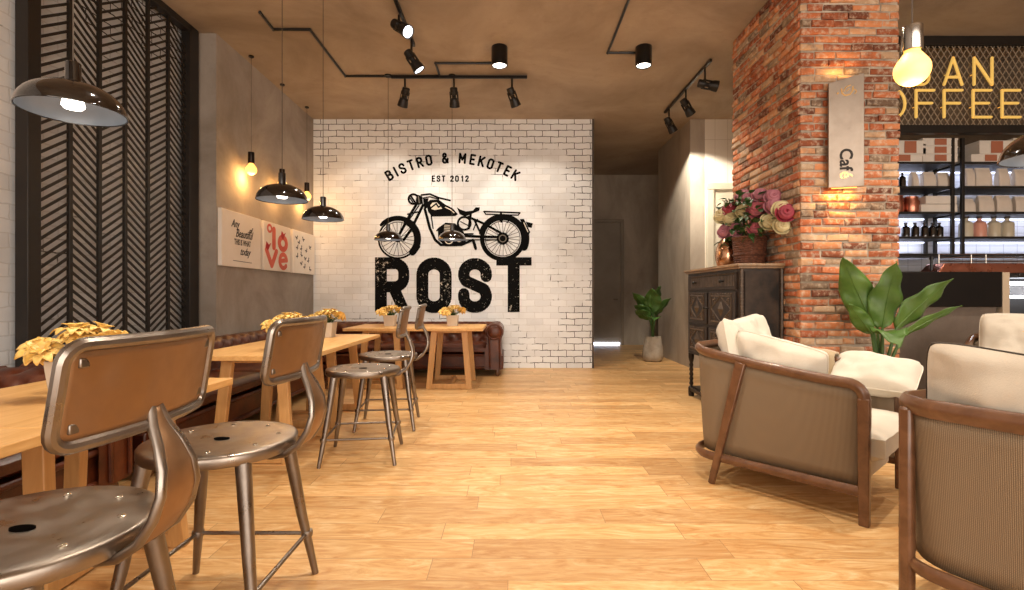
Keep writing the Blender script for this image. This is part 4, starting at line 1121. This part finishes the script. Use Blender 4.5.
def letter_obj(ch, cx, cz, h=.285, w=.19, r=.0145, word=''):
    e_loc = (cx, 5.44, cz)
    mb = MB(); b, t_ = 0, h
    def tb(pts, closed=False):
        mb.tube([(x, 0, z) for x, z in pts], r, 10, closed=closed)
        if not closed:
            for x, z in (pts[0], pts[-1]): mb.lathe([(0, -r), (r*.7, -r*.7), (r, 0), (r*.7, r*.7), (0, r)], 10, (x, 0, z))
    if ch in 'U': tb([(-w/2, t_), (-w/2, .1)]+[(w/2*cos(a), .1+.1*sin(a)) for a in [R(180+i*18) for i in range(11)]]+[(w/2, .1), (w/2, t_)])
    if ch in 'RB': 
        tb([(-w/2, b), (-w/2, t_)])
        tb([(-w/2, t_), (.02, t_)]+[(.02+.068*cos(a), t_-.07+.07*sin(a)) for a in [R(90-i*18) for i in range(11)]]+[(-w/2, t_-.14)])
        if ch == 'R': tb([(0, t_-.14), (w/2, b)])
        else: tb([(0, t_-.14)]+[(.02+.075*cos(a), .073+.072*sin(a)) for a in [R(90-i*18) for i in range(11)]]+[(-w/2, b)])
    if ch == 'A': tb([(-w/2, b), (0, t_)]); tb([(0, t_), (w/2, b)]); tb([(-w/2*.6, h*.28), (w/2*.6, h*.28)])
    if ch == 'N': tb([(-w/2, b), (-w/2, t_)]); tb([(-w/2, t_), (w/2, b)]); tb([(w/2, b), (w/2, t_)])
    if ch == 'C': tb([(w/2*cos(a), h/2+h/2*sin(a)) for a in [R(45+i*15) for i in range(19)]])
    if ch == 'O': tb([(w/2*1.1*cos(a), h/2+h/2*sin(a)) for a in [R(i*15) for i in range(24)]], True)
    if ch in 'FE':
        tb([(w/2, t_), (-w/2, t_)]); tb([(-w/2, t_), (-w/2, b)]); tb([(-w/2, h*.52), (w/2*.75, h*.52)])
        if ch == 'E': tb([(-w/2, b), (w/2, b)])
    for s in (-1, 1): mb.tube([(-w/2 if ch != 'A' else s*w*.3, 0, h*.4), (-w/2 if ch != 'A' else s*w*.3, .045, h*.4)], .005, 6)
    return mb, e_loc
sg = empty('neon_letters', (4.75, 5.44, 2.95), label='yellow tube lettering urban coffee in front of the mesh', cat='sign')
def pxX(px): return (px-512)/512*5.44
for ch, px in zip("URBAN", (856, 890, 920, 953, 983)):
    mb, l = letter_obj(ch, pxX(px), 0); mb.build('letter', NEON, sg, loc=(l[0]-4.75, 0, 3.385-2.95))
for ch, px in zip("COFFEE", (865, 895, 925, 953, 982, 1011)):
    mb, l = letter_obj(ch, pxX(px), 0, w=.19); mb.build('letter', NEON, sg, loc=(l[0]-4.75, 0, 3.04-2.95))

# ------------------------------------------------------------------ bar shelves
SY = 5.75
sh = empty('bar_shelving', (4.9, SY, 1.6), label='black metal wall shelving with cool strip lights behind the bar', cat='shelf')
levels = [1.60, 1.785, 2.055, 2.335, 2.60]
for ux in (3.62, 4.82, 4.93, 6.6):
    for yy in (-.16, .20): MB().b2((ux-4.9-.016, yy, 0), (ux-4.9+.016, yy+.03, 1.27)).build('upright', BLACKF, sh, bev=.003)
for xa, xb in ((3.62, 4.82), (4.93, 6.6)):
    for i, z in enumerate(levels):
        MB().b2((xa-4.9, -.17, z-1.6-.02), (xb-4.9, .23, z-1.6+.004)).build('shelf', BLACKF, sh, bev=.003)
        if i in (1, 2, 4):
            MB().b2((xa-4.9+.03, .2, z-1.6-.032), (xb-4.9-.03, .225, z-1.6-.021)).build('led_strip', LED, sh)
            light('shelf_glow', 'AREA', ((xa+xb)/2, SY+.14, z-.035), 3.0, '#dfe6ff', to=((xa+xb)/2, SY+.20, z-1), size=xb-xa-.1, sy=.04)
def sx(px, y=5.63): return (px-512)/512*y
def carton(x, z, w, h, label, grp, y=SY-.02):
    e = empty('carton', (x, y, z), label=label, cat='box', group=grp)
    MB().b2((-w/2, -.13, 0), (w/2, .12, h*.8)).build('box', CARD, e, bev=.003)
    MB().b2((-w/2-.004, -.134, h*.72), (w/2+.004, .124, h-.003)).build('lid', CARD, e, bev=.003)
    MB().b2((-.065, -.137, .01), (.065, -.1345, h-.01)).build('label_patch', ORNG, e)
G = 'white cartons with orange labels on the top shelf'
for c_, (px, w_, n, nm) in enumerate(((902, .40, 2, 'stack beside the brick pillar'), (938, .38, 3, 'middle stack of the top shelf'), (988, .42, 2, 'stack right of the upright'), (1030, .42, 3, 'stack at the right edge'))):
    for k in range(n):
        h = .088 if n == 3 else (.088 if k == 0 else .15)
        z = 2.605+sum(.088 for _ in range(k))
        carton(sx(px+(6 if (k and n == 2) else 0)), z, w_-(.05 if k and n == 2 else 0), h, 'white carton with orange label, %s, %s' % (['bottom', 'second', 'third'][k], nm), G)
def bag(x, z, w, h, label, grp):
    mb = MB()
    def f_(u, v):
        a = 2*pi*u; k = 1-(.35*v**3); ww = w/2*(1-.12*v*v)
        return (ww*max(-1, min(1, 1.35*cos(a))), .045*max(-1, min(1, 1.35*sin(a)))*(1-v**4*.9), h*v+.004*sin(5*a+v*9))
    mb.grid(f_, 20, 8); mb.box((0, 0, h-.006), (w*.86, .02, .02)); mb.box((0, 0, .004), (w*.9, .08, .008))
    o = tag(mb.build('coffee_bag', BAG, ang=50), label, 'bag', grp); o.location = (x, SY-.06, z)
G2 = 'pale coffee bags on the second shelf'
for i, (px, w_, h) in enumerate(((917.5, .07, .17), (932, .14, .17), (946.5, .14, .165), (973, .1, .21), (986.5, .18, .215), (1007, .12, .21), (1024, .14, .2))):
    bag(sx(px), 2.34, w_, h, 'pale coffee bag on the second shelf, %s' % ['narrow one right of the dark bottles', 'wide one left of the pair before the upright', 'wide one next to the upright', 'slim one just right of the upright', 'widest one right of the upright', 'tall one near the right edge', 'one at the very right edge'][i], G2)
G3 = 'pale coffee bags on the third shelf'
for i, (px, w_, h) in enumerate(((972, .13, .15), (989, .17, .19), (1007, .17, .19), (1025, .15, .18))):
    bag(sx(px), 2.06, w_, h, 'pale coffee bag on the third shelf, %s' % ['shortest, right of the upright', 'second from the upright', 'third from the upright', 'at the right edge'][i], G3)
def bottle(x, z, r, h, m, label, grp):
    e = empty('bottle', (x, SY-.05, z), label=label, cat='bottle', group=grp)
    MB().lathe([(0, .001), (r, .001), (r, h*.62), (r*.85, h*.7), (r*.35, h*.78), (r*.32, h*.92), (0, h*.92)], 20).build('body', m, e, ang=50)
    MB().lathe([(r*.38, h*.9), (r*.42, h*.92), (r*.42, h), (0, h)], 12).build('stopper', CORK, e)
for i, px in enumerate((899.5, 907)): bottle(sx(px), 2.34, .035, .17, GLASSD, 'dark glass bottle on the second shelf, %s' % ['touching the brick pillar edge', 'right of the first'][i], 'dark bottles on the second shelf')
for i, px in enumerate((910.5, 920, 929.5, 937.5, 944.5)): bottle(sx(px), 1.79, .04, .165, GLASSD, 'small dark bottle on the fourth shelf, %s' % ['nearest the brick pillar', 'second from the pillar', 'middle of the five', 'second from the upright', 'nearest the upright'][i], 'small dark bottles on the fourth shelf')
for i, (px, m_) in enumerate(((971.5, BOTG), (985, BOTP), (999.5, BOTG), (1013, BOTG))): bottle(sx(px), 1.79, .065, .235, m_, '%s bottle on the fourth shelf, %s' % (['cream', 'blush pink', 'grey cream', 'cream'][i], ['right of the upright', 'between two cream ones', 'right of the pink one', 'at the right edge'][i]), 'tall stoppered bottles on the fourth shelf')
for i, (px, h) in enumerate(((901, .19), (911.5, .18))):
    o = tag(MB().lathe([(0, .001), (.075, .001), (.085, .04), (.085, h*.7), (.07, h*.85), (.075, h), (.068, h), (.06, h*.85), (0, h*.8)], 24).build('copper_jar', COPP2, ang=50), 'copper jar on the third shelf, %s' % ['nearest the brick pillar', 'right of the other jar'][i], 'jar', 'copper jars on the third shelf'); o.location = (sx(px)+i*.06, SY-.03, 2.06)
for i, (px, w_, z, h) in enumerate(((938, .40, 2.06, .085), (940, .34, 2.148, .09))):
    o = tag(MB().b2((-w_/2, -.12, 0), (w_/2, .1, h)).build('storage_box', CARD, bev=.006), 'plain pale box on the third shelf, %s' % ['underneath', 'lying on the other'][i], 'box', 'plain boxes on the third shelf'); o.location = (sx(px), SY-.02, z)

# ------------------------------------------------------------------ bar counter, coffee machine
ct = empty('bar_counter', (4.0, 5.0, 0), label='dark plaster bar counter with a black upper band behind the armchairs', cat='counter')
MB().b2((-.72, -.22, 0), (.52, .3, 1.05)).build('plinth', COUNT, ct)
MB().b2((-.72, -.26, 1.04), (.54, .34, 1.365)).build('upper_band', CBLK, ct, bev=.006)
MB().b2((.545, -.26, 0), (.61, .3, 1.36)).build('end_post', mat('cream end post', '#b5a48e', rough=.6), ct, bev=.004)
cm = empty('coffee_machine', (4.74, 5.15, 1.365), label='long copper coffee machine standing on the black counter', cat='coffee machine')
mb = MB(); mb.add([(-.55, -.12, 0), (.55, -.12, 0), (.55, .14, 0), (-.55, .14, 0), (-.47, -.09, .1), (.5, -.09, .1), (.5, .12, .1), (-.47, .12, .1)], [(3, 2, 1, 0), (4, 5, 6, 7), (0, 1, 5, 4), (1, 2, 6, 5), (2, 3, 7, 6), (3, 0, 4, 7)])
mb.build('hood', COPP2, cm, bev=.008)
mb = MB()
for z in (.13, .17, .20): mb.tube([(-.38, .08, z), (.5, .08, z)], .006, 8)
for x in (-.38, -.05, .1, .5): mb.tube([(x, .08, .09), (x, .08, .2)], .006, 8)
mb.build('cup_rail', CHROME, cm)
MB().tube([(-.52, .0, -.0), (-.52, .0, .16)], .012, 8).lathe([(.02, .14), (.022, .16), (.018, .175), (0, .176)], 12, (-.52, 0, 0)).build('steam_knob', BLACKM, cm)
dc = empty('display_case', (5.02, 4.9, 0), label='dark display cabinet with pale lit shelves at the right edge', cat='display cabinet')
MB().b2((-.36, -.2, 0), (.6, .3, .95)).b2((-.36, .2, .95), (.6, .3, 1.34)).b2((-.36, -.2, 1.31), (.6, .3, 1.35)).b2((.52, -.2, .95), (.6, .2, 1.31)).build('body', BLACKF, dc, bev=.004)
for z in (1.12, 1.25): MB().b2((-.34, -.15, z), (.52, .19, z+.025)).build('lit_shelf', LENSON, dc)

# ------------------------------------------------------------------ armchairs
def pillow(w, h, t, sd=0, n=26, wr=.022, sq=.04, pe=.34):
    def fn(u, v, s):
        x, y = 2*u-1, 2*v-1
        k = max(0, (1-x*x)*(1-y*y))**pe
        cr = 1-.09*(x*y)**4; X = x*w/2*(1-sq*(1-y*y))*cr; Y = y*h/2*(1-sq*(1-x*x))*cr
        nz = NZ.noise(V((X*6+sd, Y*6, s*3)))*wr*2+NZ.noise(V((X*16+sd, Y*16, s*5)))*wr*.7
        return (X, Y, s*(t/2*k)+nz*(k**.5))
    mb = MB(); mb.grid(lambda u, v: fn(u, v, 1), n, n); mb.grid(lambda u, v: fn(v, u, -1), n, n)
    edge = [fn(i/n, 0, 1) for i in range(n)]+[fn(1, i/n, 1) for i in range(n)]+[fn(1-i/n, 1, 1) for i in range(n)]+[fn(0, 1-i/n, 1) for i in range(n)]
    return mb, edge
def make_cushion(w, h, t, loc, ax, ay, label, m=None, sd=0, piping=True, **k):
    """ax, ay: world directions of the cushion's width and height"""
    ax = V(ax).normalized(); ay = V(ay); ay = (ay-ax*ay.dot(ax)).normalized(); az = ax.cross(ay)
    mb, edge = pillow(w, h, t, sd, **k)
    o = mb.build('cushion', m or LINEN, ang=80)
    o.matrix_world = axes(loc, ax, ay, az)
    tag(o, label, 'cushion')
    if piping:
        MB().tube(edge, .004, 6, closed=True).build('piping', PIPE if m is LINEN3 else LINEN, o)
    return o
def armchair(loc, rz, label, hw=.37, D=.92, rear='side', zf=.70, zb=.82, rh=.053):
    e = empty('armchair', loc, rz, label, 'armchair')
    rc = .17
    # plan path from the front right round the back to the front left
    def path(off=0, yf=D):
        P_ = []
        h_, r_ = hw-off, rc
        y0 = off
        for i in range(9): P_.append((h_, yf+(y0+r_-yf)*i/8))
        for i in range(1, 9): a = R(-90*i/8); P_.append((h_-r_+r_*cos(a), y0+r_+r_*sin(a)))
        nb = 8
        for i in range(1, nb): P_.append((h_-r_-(2*(h_-r_))*i/nb, y0))
        P_ += [(-x, y) for x, y in reversed(P_[:17])]
        return P_
    def zt(y): 
        t_ = max(0, min(1, 1-y/D)); return zf+(zb-zf)*t_**1.4
    def sweep(mb, pts, w, h):
        N = len(pts); vs = []
        for i, p in enumerate(pts):
            p = V(p); t_ = (V(pts[min(i+1, N-1)])-V(pts[max(i-1, 0)])).normalized()
            side = 1
            if i < N*.25: nrm = V((1, 0, 0))
            elif i > N*.75: nrm = V((-1, 0, 0))
            else: nrm = V((t_.y, -t_.x, 0)).normalized()*-1
            if nrm.dot(V((p.x, p.y-.5, 0))) < 0: nrm = -nrm
            b_ = t_.cross(nrm).normalized()
            ch = .3
            for a, c in ((-1, -ch), (-ch, -1), (ch, -1), (1, -ch), (1, ch), (ch, 1), (-ch, 1), (-1, ch)):
                vs.append(p+nrm*a*w/2+b_*c*h/2)
        fs = [(i*8+k, i*8+(k+1) % 8, (i+1)*8+(k+1) % 8, (i+1)*8+k) for i in range(N-1) for k in range(8)]
        fs += [tuple(range(8))[::-1], tuple((N-1)*8+k for k in range(8))]
        mb.add(vs, fs)
    core = path(0, D-.09)
    rail3 = [(x, y, zt(y)) for x, y in core]
    rr = .075
    def bend(sgn):
        out = []
        for i in range(7):
            a = R(90*i/6); out.append((sgn*hw, D-.005-rr+rr*cos(a)+.0, zt(D-.09)-rr+rr*sin(a)))
        return out
    full = bend(1)+rail3[1:-1]+bend(-1)[::-1]
    mb = MB(); sweep(mb, full, .042, rh); mb.build('top_rail', WALNUT, e, ang=40)
    zl = zt(D-.09)-rr
    for s in (-1, 1):
        MB().bar((s*hw, D-.005, 0), (s*hw, D-.005, zl+.005), .038, .046, up=(0, 1, 0), w2=.042, d2=.054).build('leg', WALNUT, e, bev=.006)
        if rear == 'side': MB().bar((s*(hw+.012), .16, 0), (s*(hw+.008), .34, zt(.34)-.01), .03, .036, up=(0, 1, 0), w2=.038, d2=.06).build('leg', WALNUT, e, bev=.006)
        else: MB().bar((s*(hw-.05), .035, 0), (s*(hw-.05), .035, zt(.02)-.01), .045, .045, up=(0, 1, 0)).build('leg', WALNUT, e, bev=.012)
    bp = path(.0, D-.02); mb = MB(); sweep(mb, [(x, y, .165) for x, y in bp], .035, .05); mb.build('bottom_rail', WALNUT, e, ang=40)
    top = path(.006, D-.03); bot = path(.03, D-.03)
    Ls = [0]
    for a, b in zip(top, top[1:]): Ls.append(Ls[-1]+math.dist(a, b))
    mb = MB(); n = len(top)-1
    def pan(u, v):
        i = min(n, round(u*n)); a, b = bot[i], top[i]; zz = .185+(zt(b[1])-.02-.185)*v
        k = v**.8
        return (a[0]+(b[0]-a[0])*k, a[1]+(b[1]-a[1])*k, zz, Ls[i]*3, zz*3)
    mb.grid(pan, n, 8); o = mb.build('cane_panel', CANE, e, ang=80); sm = o.modifiers.new('s', 'SOLIDIFY'); sm.thickness = .012; sm.offset = 0
    MB().b2((-hw+.09, .12, .17), (hw-.09, D-.04, .29)).build('seat_base', LINEN3, e, bev=.01)
    mb = MB()
    def sc_(u, v, s):
        x, y = 2*u-1, 2*v-1; k = max(0, (1-x**6)*(1-y**6))**.4
        return (x*(hw-.055)*(1-.34*max(0, (-y-.5)/.5)**1.6), D/2+.07+y*(D/2-.0), .385+s*(.045+.055*k)+NZ.noise(V((x*3, y*3, s)))*.008)
    mb.grid(lambda u, v: sc_(u, v, 1), 16, 16); mb.grid(lambda u, v: sc_(v, u, -1), 16, 16)
    for fn_ in (lambda u, v: tuple(a*(1-v)+b*v for a, b in zip(sc_(u, 0, -1), sc_(u, 0, 1))), lambda u, v: tuple(a*(1-v)+b*v for a, b in zip(sc_(1, u, -1), sc_(1, u, 1))),
                lambda u, v: tuple(a*(1-v)+b*v for a, b in zip(sc_(1-u, 1, -1), sc_(1-u, 1, 1))), lambda u, v: tuple(a*(1-v)+b*v for a, b in zip(sc_(0, 1-u, -1), sc_(0, 1-u, 1)))):
        mb.grid(fn_, 16, 3)
    mb.build('seat_cushion', LINEN, e, ang=70)
    return e
A1 = armchair((1.396, 3.502, 0), R(221.8), 'walnut and cane armchair nearest the aisle, side towards the viewer, piled with cushions', D=.955)
MW = lambda e, p: (M.Translation(e.location) @ M.Rotation(e.rotation_euler.z, 4, 'Z')) @ V(p)
def D1(e, d): return M.Rotation(e.rotation_euler.z, 3, 'Z') @ V(d)
make_cushion(.38, .40, .14, MW(A1, (.17, .205, .80)), D1(A1, (1, .25, .12)), D1(A1, (0, -.2, 1)), 'white cushion standing at the back corner of the aisle armchair', sd=1)
make_cushion(.50, .50, .16, MW(A1, (-.16, .19, .765)), D1(A1, (1, 0, -.1)), D1(A1, (0, -.25, 1)), 'large white cushion leaning on the backrest of the aisle armchair', sd=4)
make_cushion(.53, .44, .20, MW(A1, (.205, .48, .70)), D1(A1, (0, 1, -.22)), D1(A1, (.4, .0, 1)), 'plump white cushion leaning against the near arm of the aisle armchair', sd=7)
make_cushion(.46, .30, .20, MW(A1, (-.37, .82, .665)), D1(A1, (.0, 1, -.02)), D1(A1, (-.9, .0, .5)), 'white cushion draped over the far arm, beside the banana plant', sd=12, wr=.02)
# throw over the far arm
mb = MB()
def thr(u, v):
    y = .26+.36*u; s = v*1.0; L_ = s*.62-.31
    zt_ = .81-.05*u
    if abs(L_) < .03: x, z = L_, zt_+.012
    else: x = .035*(1 if L_ > 0 else -1)+.02*sin(u*9)*abs(L_); z = zt_+.01-(abs(L_)-.03)
    return (-.37+x, y+.004*sin(v*20), z+.004*sin(u*14+v*5))
mb.grid(thr, 16, 30); o = mb.build('throw_blanket', LINEN2, ang=80); o.matrix_world = M.Translation(A1.location) @ M.Rotation(A1.rotation_euler.z, 4, 'Z')
sm = o.modifiers.new('s', 'SOLIDIFY'); sm.thickness = .012; tag(o, 'beige throw hanging over the far arm of the aisle armchair', 'blanket')

A2 = armchair((1.585, 1.60, 0), R(-61.9), 'walnut and cane armchair seen from behind at the lower right corner', rear='corner', zf=.72, zb=.748, rh=.066)
make_cushion(.56, .48, .17, MW(A2, (-.03, .13, .735)), D1(A2, (1, 0, -.11)), D1(A2, (0, -.25, 1)), 'grey beige cushion with dark piping rising above the nearest armchair back', m=LINEN3, sd=21)
make_cushion(.42, .42, .14, MW(A2, (-.10, .40, .68)), D1(A2, (1, .25, .1)), D1(A2, (0, -.5, 1)), 'small ivory cushion peeking out behind the piped cushion', sd=25)
A3 = armchair((4.12, 4.02, 0), R(133), 'walnut and cane armchair before the bar counter at the far right')
make_cushion(.62, .56, .17, MW(A3, (.02, .20, .74)), D1(A3, (1, 0, 0)), D1(A3, (0, -.25, 1)), 'large ivory back cushion of the armchair by the bar counter', sd=31)

# coffee table with yellow flowers, right edge
tb = empty('coffee_table', (2.92, 2.72, 0), label='low round walnut coffee table between the armchairs', cat='coffee table')
MB().lathe([(0, .40), (.27, .40), (.28, .405), (.28, .43), (.27, .435), (0, .435)], 40).build('tabletop', WALNUT, tb)
for k in range(3):
    a = 2*pi*k/3+.5; MB().tube([(.1*cos(a), .1*sin(a), .40), (.2*cos(a), .2*sin(a), .0)], [.02, .014], 10).build('leg', WALNUT, tb)
vs_ = empty('flower_vase', (2.86, 2.66, .435), label='vase of yellow flowers cut off by the right edge', cat='vase')
MB().lathe([(0, .001), (.05, .001), (.07, .08), (.05, .2), (.03, .26), (.035, .28), (.028, .28), (.025, .25), (0, .24)], 24).build('vessel', POTW, vs_)
RR2 = random.Random(9)
for k in range(7):
    a = 2*pi*k/7; rr_ = .1 if k else 0; p = V((rr_*cos(a), rr_*sin(a), .44+.05*(k % 2)))
    MB().tube([(0, 0, .2), tuple(p)], .003, 6).build('stem', STEM, vs_)
    m_ = MB()
    for q in range(8): petal(m_, M.Translation(p) @ M.Rotation(2*pi*q/8, 4, 'Z') @ M.Rotation(-.6, 4, 'Y'), .07, .016, .9)
    o = m_.build('blossom', YEL, vs_); sm = o.modifiers.new('s', 'SOLIDIFY'); sm.thickness = .002

# ------------------------------------------------------------------ light and camera
light('added_front_fill', 'AREA', (1.8, -2.9, 1.9), 370, '#fff1e2', to=(1.0, 6, 1.2), size=8.4, sy=3.0)  # area lamp added behind the viewer as ambient fill, in place of daylight
for x, y in ((-.6, 2.2), (.9, 2.4), (2.6, 2.8), (4.4, 3.6)):  # extra downlights out of view, added to brighten the seating area
    downlight(x, y, 'black cylinder downlight added to light the seating, unseen beyond the top edge')
w = bpy.data.worlds.new('World'); sc.world = w; w.use_nodes = True
w.node_tree.nodes['Background'].inputs[0].default_value = lin('#fff0e0'); w.node_tree.nodes['Background'].inputs[1].default_value = .6
cam = bpy.data.cameras.new('Camera'); co = bpy.data.objects.new('Camera', cam); col.objects.link(co)
cam.sensor_width = 36; cam.lens = 18; co.location = (0, 0, 1.15); co.rotation_euler = (R(90), 0, 0); cam.clip_start = .05
sc.camera = co
sc.view_settings.view_transform = 'Standard'; sc.view_settings.look = 'None'; sc.view_settings.gamma = 1; sc.view_settings.use_curve_mapping = False
sc.view_settings.exposure = 0.1
